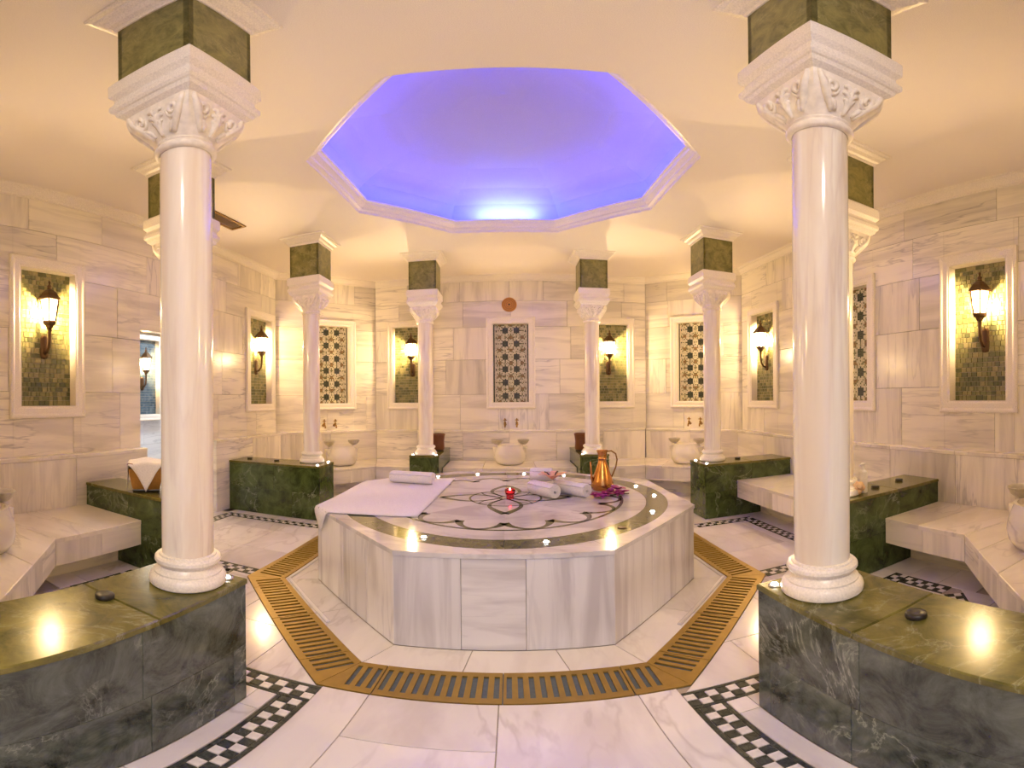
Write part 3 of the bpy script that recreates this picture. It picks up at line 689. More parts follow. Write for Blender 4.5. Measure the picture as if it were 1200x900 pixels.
mb = MB(); ribbon(mb, [pol(0.235, 2 * pi * k / 64) for k in range(64)], 0.014, True); mb.build('inlay_ring', M['green_inlay'], pf)

def led(parent, x, y, z, watts, r=0.014, size=100, col=(1.0, 0.81, 0.54), tilt=(0, 0, 1)):
    mb = MB(); mb.lathe([(r * 1.7, 0.0), (r * 1.7, 0.003), (r, 0.004)], 16, (x, y, z)); f = mb.build('spotlight', M['pewter'], parent, True)
    mb = MB(); mb.lathe([(r, 0.0045), (r * 0.8, 0.0085), (0.001, 0.0095)], 16, (x, y, z)); mb.build('lens', M['glow_led'], f, True)
    spot('led', (x, y, z + 0.014), watts, col, R(size), 0.7, 0.012, tilt)
for a in (-112, -79, -33, -7, 14, 37, 60, 81, 105, 126):
    rr = 0.985; x, y = pol(rr, R(a)); led(pf, x, y, ZP - 0.001, RING_W, 0.0125, 120)
x, y = pol(0.985, R(-54)); mb = MB(); mb.lathe([(0.024, 0.0), (0.024, 0.003), (0.014, 0.004), (0.0, 0.004)], 16, (x, y, ZP - 0.001)); mb.build('spotlight', M['bronze'], pf, True)['label'] = 'unlit dark spotlight'

# ------------------------------------------------------------ green marble benches
GL = {'nL': ('dark green marble bench end in left foreground, under the nearest left column', 'green marble benches'),
      'nR': ('dark green marble bench end in right foreground, under the nearest right column', 'green marble benches'),
      'mL': ('green marble bench half hidden behind the left foreground column, holding the basket', 'green marble benches'),
      'mR': ('green marble bench behind the right foreground column, with the white pump bottle', 'green marble benches'),
      'fL': ('green marble bench against the left wall, left of the platform towel', 'green marble benches'),
      'fR': ('green marble bench against the right wall, behind the platform at right', 'green marble benches'),
      'bL': ('small green marble bench end at the back, behind the rolled towel', 'green marble benches'),
      'bR': ('small green marble bench end at the back, behind the copper jug', 'green marble benches')}
GB = {}
for key, (x0, x1, y0, y1) in GBENCH.items():
    t = thing('green_bench', GL[key][0], 'bench', ((x0 + x1) / 2, (y0 + y1) / 2, 0), GL[key][1]); GB[key] = t
    lx = x1 - x0 > y1 - y0
    mb = MB(); mb.box(x0 + 0.02, x1 - 0.02, y0 + 0.02, y1 - 0.02, 0, ZB - 0.02); mb.build('core', M['grout'], t)
    ln = (x1 - x0) if lx else (y1 - y0); n = 2
    fr = {'nL': [0, 0.59, 1], 'nR': [0, 0.55, 1], 'mR': [0, 0.50, 1], 'fR': [0, 0.52, 1]}.get(key, [0, 0.5, 1])
    tc = fr
    for k in range(2):                                # top slabs
        mb = MB(); e = 0.004
        if lx: q = rect(x0 + ln * tc[k] + 0.001 - (e if k == 0 else 0), x0 + ln * tc[k + 1] - 0.001 + (e if k == 1 else 0), y0 - e, y1 + e)
        else: q = rect(x0 - e, x1 + e, y0 + ln * tc[k] + 0.001, y0 + ln * tc[k + 1] - 0.001 + (e if k == 1 else 0))
        mb.prism(q, ZB - 0.02, ZB, 0.004); mb.build('top_slab', M['green_top'], t)
    rows = [0.001, 0.262, ZB - 0.0215]
    faces = [(Plane((x0, y0), (x1, y0)), (0, -1)), (Plane((x1, y0), (x1, y1)), (1, 0)), (Plane((x0, y1), (x1, y1)), (0, 1)), (Plane((x0, y0), (x0, y1)), (-1, 0))]
    for P, nn in faces:
        P.n = nn; P.flip = P.u[0] * P.n[1] - P.u[1] * P.n[0] > 0
        long = P.L > 0.5; sh = 0 if long else 0.0186
        for r_ in range(2):
            cuts = [0, 1] if not long else ([0, 0.52, 1] if r_ else [0, 0.34, 0.72, 1])
            if key in ('nL', 'nR') and long: cuts = [0, 0.53, 1] if r_ else [0, 0.56, 0.93, 1]
            for k in range(len(cuts) - 1):
                mb = MB(); pbox(mb, P, cuts[k] * P.L + (0.0008 if cuts[k] else sh), cuts[k + 1] * P.L - (0.0008 if cuts[k + 1] < 1 else sh), -0.018, 0.0, rows[r_], rows[r_ + 1] - 0.001, 0.001)
                mb.build('face_slab', M['green' if key in ('nL', 'nR') else 'green_deep'], t)
for key, pts in {'nL': [(-0.875, 1.17), (-1.13, 1.17)], 'nR': [(0.770, 1.130), (1.03, 1.135)], 'mL': [(-1.88, 2.24), (-1.88, 1.99)], 'mR': [(1.83, 1.92), (1.83, 2.17)],
                 'fL': [(-1.785, 4.09), (-1.785, 3.83)], 'fR': [(1.80, 4.02), (1.80, 3.765)], 'bL': [(-1.092, 4.90), (-0.825, 4.90)], 'bR': [(0.815, 4.89), (1.075, 4.89)]}.items():
    cx_, cy_ = COLUMNS[key]
    for x, y in pts:
        if (key, x) in (('bL', -1.092), ('bR', 1.075)): led(GB[key], x, y, ZB, 9.0, 0.012, 52, (1.0, 0.95, 0.80), (0.0, -0.36, 1))
        else: led(GB[key], x, y, ZB, UP_W, 0.012, size=76, tilt=((x - cx_) * 2.6, (y - cy_) * 2.6, 1))

# ------------------------------------------------------------ columns
CAPZ0, CAPZ1 = 2.09, 2.235
def bell(a, t):
    """surface of the capital's bell: round at the neck, square under the abacus"""
    rr = 0.096 + 0.046 * (1 - (1 - t) ** 2.1)
    c, s = cos(a), sin(a); sq = 1 / max(abs(c), abs(s)); k = min(1, t / 0.6) ** 1.2
    f = (1 - k) + k * min(sq, 1.38); return (rr * f * c, rr * f * s, CAPZ0 + (CAPZ1 - CAPZ0) * t)
def make_column():
    t = thing('marble_column', '', 'column', (0, 0, 0), 'marble columns')
    mb = MB(); z = ZB
    mb.lathe([(0.118, z), (0.126, z + 0.006), (0.1275, z + 0.018), (0.124, z + 0.032), (0.117, z + 0.040), (0.112, z + 0.044), (0.112, z + 0.050), (0.101, z + 0.060), (0.096, z + 0.068), (0.098, z + 0.074), (0.104, z + 0.077), (0.1095, z + 0.086), (0.1085, z + 0.096), (0.103, z + 0.102), (0.095, z + 0.103), (0.094, z + 0.109), (0.086, z + 0.111)], 56)
    mb.build('column_base', M['frame'], t, True, (0, 0, z), R(35))
    mb = MB(); mb.lathe([(0.0850 + 0.0012 * sin(pi * k / 10), z + 0.109 + (CAPZ0 - 0.043 - z - 0.109) * k / 10) for k in range(11)], 56); mb.build('shaft', M['col'], t, True, (0, 0, z + 0.109), R(40))
    mb = MB(); n = 64; vs = []; fs = []; kt = 12
    for r, zz in ((0.086, CAPZ0 - 0.045), (0.096, CAPZ0 - 0.043), (0.1035, CAPZ0 - 0.034), (0.1035, CAPZ0 - 0.026), (0.095, CAPZ0 - 0.018), (0.094, CAPZ0 - 0.012), (0.099, CAPZ0 - 0.006)): vs += [(r * cos(2 * pi * i / n), r * sin(2 * pi * i / n), zz) for i in range(n)]
    for k in range(kt + 1): vs += [bell(2 * pi * i / n + pi / 4, k / kt) for i in range(n)] if False else [bell(2 * pi * i / n, k / kt) for i in range(n)]
    for k in range(7 + kt):
        for i in range(n): j = (i + 1) % n; fs.append((k * n + i, k * n + j, k * n + n + j, k * n + n + i))
    mb.add(vs, fs); cp = mb.build('capital', M['carve'], t, True, (0, 0, CAPZ0 - 0.045), R(45))
    # carved leaves and scrolls, four faces
    mb = MB()
    def stroke(face, pts, r0):
        out = []; rs = []
        for i, (u, t_) in enumerate(pts):
            a = face + u; p = Vector(bell(a, min(0.99, max(0.02, t_)))); q = Vector((cos(a), sin(a), -0.35)).normalized(); out.append(p + q * 0.002); rs.append(r0 * (0.45 + 0.75 * sin(pi * (i + 0.6) / (len(pts) + 0.2))))
        mb.tube(out, rs, 5)
    for fq in range(4):
        f = pi / 2 * fq
        stroke(f, [(0, 0.05 + 0.09 * k) for k in range(9)], 0.011)
        for sg in (-1, 1):
            for b0, sp, tt in ((0.12, 0.16, 0.40), (0.30, 0.22, 0.55), (0.52, 0.20, 0.72)):
                stroke(f, [(sg * sp * (k / 7) ** 1.4, b0 + (tt - b0) * (k / 7) ** 0.8 + 0.10 * sin(pi * k / 7)) for k in range(8)], 0.0092)
            sc = []
            for k in range(16):
                an = k / 15 * 2 * pi * 1.35; rr = 0.20 * (1 - 0.72 * k / 15); sc.append((sg * (0.46 + rr * 0.75 * cos(an + pi)), 0.60 + rr * 1.05 * sin(an + pi)))
            stroke(f, sc, 0.0088)
            stroke(f, [(sg * (0.70 - 0.30 * (1 - k / 8) ** 1.5), 0.08 + 0.85 * k / 8) for k in range(9)], 0.012)
            stroke(f, [(sg * (0.30 + 0.25 * k / 6), 0.10 + 0.22 * sin(pi * k / 6 * 0.8)) for k in range(7)], 0.009)
    mb.build('carved_leaves', M['carve'], cp, True)
    AB = [(0.128, 2.222), (0.142, 2.232), (0.160, 2.246), (0.166, 2.262), (0.172, 2.266), (0.1785, 2.276), (0.1785, 2.298), (0.172, 2.306), (0.166, 2.316), (0.164, 2.330), (0.174, 2.344), (0.180, 2.352), (0.180, 2.412), (0.174, 2.424), (0.150, 2.424)]
    mb = MB(); mb.ngon_sweep(AB, 4, (0, 0), R(45)); mb.build('abacus', M['frame'], t, False, (0, 0, 2.222))
    mb = MB()
    for k in range(4):
        P = Plane((cos(R(45 + 90 * k)) * 0.2206, sin(R(45 + 90 * k)) * 0.2206), (cos(R(135 + 90 * k)) * 0.2206, sin(R(135 + 90 * k)) * 0.2206))
        P.n = (cos(R(90 + 90 * k)), sin(R(90 + 90 * k))); P.flip = P.u[0] * P.n[1] - P.u[1] * P.n[0] > 0
        pbox(mb, P, 0, P.L, -0.02, 0, 2.424, 2.776, 0.001)
    mb.build('green_block', M['green_block'], t, False, (0, 0, 2.424))
    CR = [(0.150, 2.772), (0.162, 2.772), (0.166, 2.784), (0.166, 2.792), (0.182, 2.802), (0.196, 2.822), (0.212, 2.834), (0.216, 2.846), (0.234, 2.850), (0.238, ZC - 0.0005)]
    mb = MB(); mb.ngon_sweep(CR, 4, (0, 0), R(45)); mb.build('crown_molding', M['frame'], t, False, (0, 0, 2.772))
    return t
CLAB = {'nL': 'large white marble column in left foreground with square green block under ceiling', 'nR': 'large white marble column in right foreground lit yellow on its right side',
        'mL': 'white marble column hidden behind the left foreground column, its green block showing at both sides', 'mR': 'white marble column hidden behind the right foreground column, only its capital edge showing',
        'fL': 'white marble column on the green bench along the left wall', 'fR': 'white marble column on the green bench along the right wall',
        'bL': 'slim white marble column at the back, left of the central tile panel', 'bR': 'slim white marble column at the back, right of the central tile panel'}
proto = make_column()
for i, (key, (x, y)) in enumerate(COLUMNS.items()):
    o = proto if i == 0 else copy_tree(proto)
    o.location = (x, y, 0)
    o['label'] = CLAB[key]

# ------------------------------------------------------------ white marble benches
def white_bench(label, front, back_, toe, cuts_top, end_caps=True):
    """front, back_ and toe: plan lines from one end to the other, the same number of points"""
    xs = [p[0] for p in front + back_]; ys = [p[1] for p in front + back_]
    t = thing('marble_bench', label, 'bench', (sum(xs) / len(xs), sum(ys) / len(ys), 0), 'white marble wall benches')
    L = lambda p, q, s: (p[0] + (q[0] - p[0]) * s, p[1] + (q[1] - p[1]) * s)
    for k in range(len(front) - 1):
        cs = cuts_top[k]
        for q in range(len(cs) - 1):
            poly = [L(front[k], front[k + 1], cs[q]), L(front[k], front[k + 1], cs[q + 1]), L(back_[k], back_[k + 1], cs[q + 1]), L(back_[k], back_[k + 1], cs[q])]
            if area(poly) < 0: poly.reverse()
            mb = MB(); mb.prism(inset(poly, 0.0012), ZW - 0.028, ZW, 0.003, bottom=True); mb.build('seat_slab', M['bench_w'], t)
        f0, f1 = front[k], front[k + 1]; P = Plane(f0, f1); c = (back_[k][0] - f0[0]) * P.n[0] + (back_[k][1] - f0[1]) * P.n[1]
        if c > 0: P.n = (-P.n[0], -P.n[1]); P.flip = not P.flip
        n = max(1, round(P.L / 0.30))
        for q in range(n):
            mb = MB(); pbox(mb, P, P.L * q / n + 0.0008, P.L * (q + 1) / n - 0.0008, -0.025, -0.003, 0.185, ZW - 0.0285, 0.001)
            mb.build('fascia_slab', M['wall_v'] if q % 3 else M['wall_h'], t)
        P = Plane(toe[k], toe[k + 1]); c = (back_[k][0] - toe[k][0]) * P.n[0] + (back_[k][1] - toe[k][1]) * P.n[1]
        if c > 0: P.n = (-P.n[0], -P.n[1]); P.flip = not P.flip
        mb = MB(); pbox(mb, P, 0, P.L, -0.02, 0, 0, 0.20); pbox(mb, P, 0, P.L, -0.02, 0.235, 0.186, 0.20); mb.build('toe_kick', M['wall_h'], t)
    return t
gx = lambda k: GBENCH[k]
white_bench('white marble bench with a corner, at the left picture edge beside the basket', [(-2.155, 1.95), (-2.135, 1.285), (-1.172, 0.33)], [(-2.785, 1.95), (-2.785, 1.165), (-1.90, 0.28)], [(-2.40, 1.95), (-2.39, 0.955), (-1.56, 0.14)], [[0, 0.55, 1], [0, 0.33, 0.66, 1]])
white_bench('white marble bench with a corner, at the right picture edge under the metal bowl', [(2.135, 1.875), (2.12, 1.275), (1.072, 0.245)], [(2.745, 1.875), (2.745, 1.135), (1.88, 0.28)], [(2.40, 1.875), (2.39, 0.955), (1.56, 0.14)], [[0, 0.45, 1], [0, 0.2, 0.42, 0.66, 1]])
white_bench('white marble bench between two green benches along the right wall', [(2.10, 3.715), (2.10, 2.21)], [(2.745, 3.715), (2.745, 2.21)], [(2.37, 3.715), (2.37, 2.21)], [[0, 0.33, 0.66, 1]])
white_bench('white marble corner bench behind the towel, below the left tiled panel', [(-2.11, 4.135), (-2.05, 4.58), (-1.60, 5.10), (-1.13, 5.14)], [(-2.785, 4.135), (-2.785, 4.90), (-1.81, 5.83), (-1.13, 5.80)], [(-2.34, 4.135), (-2.28, 4.70), (-1.72, 5.34), (-1.13, 5.36)], [[0, 0.5, 1], [0, 0.5, 1], [0, 1]])
white_bench('white marble corner bench at the back, between copper jug and right green bench', [(2.12, 4.075), (2.12, 4.58), (1.60, 5.04), (1.115, 5.08)], [(2.745, 4.075), (2.745, 4.85), (1.80, 5.71), (1.115, 5.73)], [(2.36, 4.075), (2.34, 4.68), (1.70, 5.25), (1.115, 5.30)], [[0, 0.5, 1], [0, 0.35, 0.7, 1], [0, 1]])
white_bench('white marble bench under the middle basin on the back wall', [(-0.785, 5.12), (0.775, 5.08)], [(-0.785, 5.79), (0.775, 5.735)], [(-0.785, 5.36), (0.775, 5.32)], [[0, 0.3, 0.7, 1]])

# ------------------------------------------------------------ framed mosaic panels and lanterns
def green_mosaic():
    mb = MB(); w, h = PW - 0.18, PH - 0.18; rnd = random.Random(5)
    z = 0.0
    while z < h - 0.004:
        rh = rnd.choice((0.031, 0.036, 0.041)); rh = min(rh, h - z); u = -rnd.uniform(0, 0.04)
        while u < w:
            tw = rnd.choice((0.028, 0.037, 0.045, 0.052)); a, b = max(0, u), min(w, u + tw); u += tw
            if b - a < 0.006: continue
            d = rnd.uniform(0.004, 0.0075); x0, x1, y0, y1 = a - w / 2 + 0.0012, b - w / 2 - 0.0012, z + 0.0012, z + rh - 0.0012
            mb.add([(x0, 0, y0), (x1, 0, y0), (x1, 0, y1), (x0, 0, y1), (x0 + .001, -d, y0 + .001), (x1 - .001, -d, y0 + .001), (x1 - .001, -d, y1 - .001), (x0 + .001, -d, y1 - .001)], [(4, 5, 6, 7), (0, 1, 5, 4), (1, 2, 6, 5), (2, 3, 7, 6), (3, 0, 4, 7)])
        z += rh
    return mb
def star_mosaic():
    mb = MB(); w, h = PW - 0.18, PH - 0.18; nx, ny = 31, 70; sx, sz = w / nx, h / ny
    for i in range(nx):
        for j in range(ny):
            x = (i + 0.5) * sx - w / 2; z = (j + 0.5) * sz
            ax = abs(x); mi = 0
            if ax > w / 2 - sx * 1.1: mi = 1
            elif ax > w / 2 - sx * 2.1: mi = 0
            else:
                px = ((x + 0.0775 * 2) % 0.155) - 0.0775; pz = (z % (h / 6)) - h / 12; pz *= 0.155 / (h / 6)
                d = hyp(px, pz); an = math.atan2(pz, px); star = 0.041 + 0.006 * cos(8 * an)
                m_ = max(abs(px), abs(pz))
                if d < star: mi = 1
                elif d < star + 0.010: mi = 0
                elif m_ > 0.066: mi = 2 if (abs(abs(px) - abs(pz)) < 0.020) else (3 if random.random() < 0.35 else 0)
                elif abs(abs(px) - abs(pz)) < 0.008: mi = 3
                elif min(abs(px), abs(pz)) < 0.008 and d > 0.05: mi = 3
            d = random.uniform(0.003, 0.005); g = 0.0008; x0, x1, z0, z1 = x - sx / 2 + g, x + sx / 2 - g, z - sz / 2 + g, z + sz / 2 - g
            mb.add([(x0, 0, z0), (x1, 0, z0), (x1, 0, z1), (x0, 0, z1), (x0, -d, z0), (x1, -d, z0), (x1, -d, z1), (x0, -d, z1)], [(4, 5, 6, 7), (0, 1, 5, 4), (1, 2, 6, 5), (2, 3, 7, 6), (3, 0, 4, 7)], mi)
    return mb
def make_panel(kind):
    """faces -Y, its back on y = 0, bottom at z = 0"""
    t = thing('framed_panel', '', 'panel', (0, 0, 0), 'framed mosaic wall panels')
    fw = 0.09; w, h = PW / 2, PH
    prof = [(0.0, 0.0), (0.0, 0.022), (0.010, 0.030), (0.022, 0.030), (0.034, 0.024), (0.072, 0.024), (0.080, 0.018), (fw, 0.018), (fw, -DEEP + 0.004)]   # from outer edge inwards, proud of the wall
    corners = lambda d: [(-w + d, d), (w - d, d), (w - d, h - d), (-w + d, h - d)]
    for k in range(4):
        mb = MB(); vs = []
        for d, pr in prof:
            a, b = corners(d)[k], corners(d)[(k + 1) % 4]; vs += [(a[0], -pr - DEEP, a[1]), (b[0], -pr - DEEP, b[1])]
        mb.add(vs, [(2 * i, 2 * i + 2, 2 * i + 3, 2 * i + 1) for i in range(len(prof) - 1)]); mb.build('frame_rail', M['frame'], t, False, (0, 0, 0))
    mb = MB(); mb.box(-w + fw - 0.002, w - fw + 0.002, -0.0015, 0.003, fw - 0.002, h - fw + 0.002); mb.build('backing', M['grout'], t, False, (0, 0, 0))
    q = star_mosaic() if kind == 'star' else green_mosaic()
    o = q.build('mosaic', [M['t_cream'], M['t_dark'], M['t_brown'], M['t_olive']] if kind == 'star' else M['mosaic_blue' if kind == 'blue' else 'mosaic'], t, False, (0, 0, 0))
    o.location = (0, -0.0015, fw); o['kind'] = 'stuff'
    return t
def make_lantern():
    """faces -Y; y = 0 is the wall face, z = 0 the lantern's foot; hexagonal, on a bent arm"""
    t = thing('wall_lantern', '', 'lantern', (0, 0, 0), 'lit wall lanterns')
    yc = -0.078
    mb = MB(); mb.lathe([(0.0, -0.21), (0.022, -0.205), (0.03, -0.185), (0.03, -0.06), (0.022, -0.04), (0.0, -0.035)], 12); 
    mb.v = [(p[0], p[1] * 0.5, p[2]) for p in mb.v]; mb.build('wall_plate', M['bronze'], t, True, (0, 0, 0))
    mb = MB(); mb.tube([(0, -0.012, -0.17), (0, -0.04, -0.165), (0, -0.068, -0.13), (0, yc, -0.08), (0, yc, -0.03), (0, yc, 0.0)], [0.009, 0.010, 0.010, 0.011, 0.012, 0.016], 8); mb.build('arm', M['bronze'], t, True, (0, 0, 0))
    mb = MB(); mb.lathe([(0.012, 0.0), (0.022, 0.006), (0.030, 0.022), (0.046, 0.034), (0.050, 0.045), (0.046, 0.05)], 6, (0, yc, 0)); mb.build('cup', M['bronze'], t, False, (0, 0, 0))
    r0, r1, z0, z1 = 0.043, 0.068, 0.05, 0.205
    cage = MB()
    for i in range(6):
        a0, a1 = 2 * pi * i / 6, 2 * pi * (i + 1) / 6; f = lambda r, a, z: (r * cos(a), yc + r * sin(a), z)
        cage.tube([f(r0, a0, z0 - 0.003), f(r1, a0, z1 + 0.003)], 0.005, 5)
        mb = MB(); k = 0.93; mb.quad(f(r0 * k, a0, z0), f(r0 * k, a1, z0), f(r1 * k, a1, z1), f(r1 * k, a0, z1)); mb.build('pane', M['glow_lantern'], t, False, (0, 0, 0))
    for z_, r_ in ((z0, r0), (z1, r1)):
        cage.tube([(r_ * cos(2 * pi * i / 6), yc + r_ * sin(2 * pi * i / 6), z_) for i in range(7)], 0.005, 5)
    cage.build('cage', M['bronze'], t, False, (0, 0, 0))
    mb = MB(); mb.lathe([(0.080, 0.203), (0.084, 0.210), (0.070, 0.226), (0.052, 0.252), (0.030, 0.276), (0.018, 0.284), (0.016, 0.292)], 6, (0, yc, 0)); mb.build('roof', M['bronze'], t, False, (0, 0, 0))
    mb = MB(); mb.lathe([(0.010, 0.292), (0.016, 0.302), (0.016, 0.312), (0.007, 0.322), (0.006, 0.33), (0.010, 0.338), (0.004, 0.350), (0.0, 0.354)], 12, (0, yc, 0)); mb.build('finial', M['bronze'], t, True, (0, 0, 0))
    return t
def on_wall(o, P, u, d, z):
    x, y, _ = P.at(u, d, 0); o.location = (x, y, z); o.rotation_euler = (0, 0, math.atan2(P.n[1], P.n[0]) + pi / 2)
    if o.name.startswith('wall_lantern'): o.scale = (1.2, 1.08, 1.08)
gp, sp_, bp_, lt = make_panel('green'), make_panel('star'), make_panel('blue'), make_lantern()
first = {'g': True, 's': True, 'l': True}
def lamp_in(o):
    l = bpy.data.lights.new('lantern_bulb', 'POINT'); l.energy = LANTERN_W; l.color = (1.0, 0.68, 0.33); l.shadow_soft_size = 0.022
    q = bpy.data.objects.new('lantern_bulb', l); COL.objects.link(q); a = o.rotation_euler[2]; d = -0.078 * o.scale[1]
    q.location = (o.location[0] - sin(a) * d, o.location[1] + cos(a) * d, o.location[2] + 0.13 * o.scale[2])
def use(k, o):
    if first[k]: first[k] = False; return o
    return copy_tree(o)
for P, u, lab, lab2, du in (
    (PLf, uL(1.673), 'white framed green mosaic panel at far left of the picture', 'lit bronze lantern on the leftmost green panel', 0.0),
    (PLf, uL(4.553), 'narrow-looking framed green mosaic panel at the left wall corner', 'lit lantern on the left wall panel near the back corner', 0.0),
    (PB, 0.50, 'framed green mosaic panel on back wall, left of the slim left column', 'lit lantern on back wall beside the left slim column', 0.02),
    (PB, 3.215, 'framed green mosaic panel on back wall, right of the slim right column', 'lit lantern on back wall beside the right slim column', -0.02),
    (PRf, uR(4.38), 'framed green mosaic panel on right wall, left of the foreground column', 'lit dark lantern left of the right foreground column', -0.02),
    (PRf, uR(1.587), 'white framed green mosaic panel at far right of the picture', 'lit bronze lantern on the rightmost green panel', 0.03)):
    o = use('g', gp); on_wall(o, P, u, -DEEP, PZ0); o['label'] = lab
    o = use('l', lt); on_wall(o, P, u + du, -DEEP + 0.006, 1.715); o['label'] = lab2; lamp_in(o)
for P, u, lab in ((PB, 1.873, 'framed star patterned mosaic panel in middle of back wall'), (PBL, 0.794, 'framed star patterned mosaic panel beside the column on the left bench'),
                  (PBR, 0.645, 'framed star patterned mosaic panel left of the column on the right bench'), (PRf, uR(2.92), 'framed star mosaic strip half hidden behind right foreground column')):
    o = use('s', sp_); on_wall(o, P, u, -DEEP, PZ0); o['label'] = lab
bp_['label'] = 'framed slate blue mosaic panel in the side room beyond the doorway'
bp_.location = (-4.585, 4.20, 0.90); bp_.rotation_euler = (0, 0, pi / 2)
o = copy_tree(lt); o['label'] = 'lit lantern in the side room seen through the doorway'; o.location = (-4.58, 4.17, 1.55); o.rotation_euler = (0, 0, pi / 2); lamp_in(o)

# round plaque above the middle panel
x, y, _ = PB.at(1.857, 0.001, 0)
pl = thing('wall_plaque', 'round orange brown plaque with a dark centre above the middle panel', 'plaque', (x, y, 2.34))
pl.rotation_euler = (0, 0, math.atan2(PB.n[1], PB.n[0]) + pi / 2)
def disc(prof, seg=40):
    mb = MB(); mb.lathe(prof, seg); mb.v = [(p[0], -p[2], p[1] + 0.103) for p in mb.v]; mb.f = [tuple(reversed(f)) for f in mb.f]; return mb
def localbuild(mb, name, m_, parent, smooth=False):
    ob = mb.build(name, m_, None, smooth, (0, 0, 0)); ob.parent = parent; ob.location = (0, 0, 0); return ob
localbuild(disc([(0.100, 0.0), (0.100, 0.012), (0.092, 0.016), (0.0, 0.018)]), 'disc', M['plaque'], pl)
localbuild(disc([(0.012, 0.0), (0.012, 0.024), (0.0, 0.026)]), 'boss', M['black'], pl)
for r_ in (0.088, 0.066, 0.044):
    localbuild(disc([(r_, 0.014), (r_ - 0.006, 0.023), (r_ - 0.012, 0.014)]), 'ring', M['plaque_ring'], pl)

# ------------------------------------------------------------ wash basins, bowls, taps
def make_basin():
    t = thing('wash_basin', '', 'basin', (0, 0, 0), 'marble wash basins')
    mb = MB(); mb.lathe([(0.120, 0.0), (0.160, 0.012), (0.186, 0.05), (0.196, 0.10), (0.190, 0.15), (0.172, 0.20), (0.158, 0.235), (0.158, 0.245), (0.140, 0.245), (0.128, 0.20), (0.09, 0.16), (0.0, 0.15)], 40); mb.build('bowl_body', M['bench_w'], t, True, (0, 0, 0), R(50))
    for sg in (-1, 1):                                # the ears that carry the metal bowls
        mb = MB(); n = 14; vs = []; fs = []
        sec = [(0.10, -0.055, 0.10), (0.10, 0.055, 0.10), (0.10, 0.055, 0.212), (0.10, -0.055, 0.212)]
        for (xx, wy, zl, zh) in ((0.12, 0.062, 0.05, 0.214), (0.165, 0.062, 0.075, 0.214), (0.190, 0.058, 0.125, 0.214), (0.208, 0.048, 0.175, 0.212), (0.214, 0.036, 0.200, 0.210)):
            vs += [(sg * xx, -wy, zl), (sg * xx, wy, zl), (sg * xx, wy, zh), (sg * xx, -wy, zh)]
        for k in range(4):
            for i in range(4): j = (i + 1) % 4; fs.append((k * 4 + i, k * 4 + j, k * 4 + 4 + j, k * 4 + 4 + i))
        fs += [(3, 2, 1, 0), (16, 17, 18, 19)]
        mb.add(vs, fs if sg > 0 else [tuple(reversed(f)) for f in fs]); mb.build('ear', M['bench_w'], t, False, (0, 0, 0))
    return t
def make_bowl():
    mb = MB(); mb.lathe([(0.0, 0.0), (0.030, 0.001), (0.055, 0.020), (0.070, 0.045), (0.076, 0.058), (0.079, 0.060), (0.076, 0.0615), (0.066, 0.046), (0.050, 0.022), (0.026, 0.006), (0.0, 0.005)], 32)
    b = mb.build('metal_bowl', M['pewter'], None, True, (0, 0, 0)); tag(b, '', 'bowl', 'metal bowls on the basins', 'thing')
    return b
def make_tap():
    t = thing('brass_tap', '', 'tap', (0, 0, 0), 'brass taps on the walls')
    mb = MB(); mb.lathe([(0.018, 0.0), (0.018, 0.006), (0.010, 0.008)], 14); mb.v = [(p[0], -p[2], p[1] + 0.035) for p in mb.v]; mb.build('wall_flange', M['brass_dark'], t, True, (0, 0, 0))
    mb = MB(); mb.tube([(0, -0.004, 0.035), (0, -0.05, 0.038), (0, -0.078, 0.034), (0, -0.088, 0.018), (0, -0.088, 0.0)], [0.010, 0.012, 0.011, 0.010, 0.010], 10); mb.build('spout', M['brass_dark'], t, True, (0, 0, 0))
    mb = MB(); mb.lathe([(0.011, 0.04), (0.015, 0.052), (0.015, 0.066), (0.007, 0.074), (0.007, 0.088), (0.012, 0.10), (0.007, 0.116), (0.0, 0.122)], 12, (0, -0.05, 0)); mb.build('valve', M['brass_dark'], t, True, (0, 0, 0))
    mb = MB(); mb.tube([(-0.026, -0.05, 0.094), (0.026, -0.05, 0.094)], 0.0055, 8); mb.build('handle', M['brass_dark'], t, True, (0, 0, 0))
    return t
bs, bw, tp = make_basin(), make_bowl(), make_tap(); fst = {'b': 1, 'w': 1, 't': 1}
def take(k, o):
    if fst[k]: fst[k] = 0; return o
    c = copy_tree(o); return c
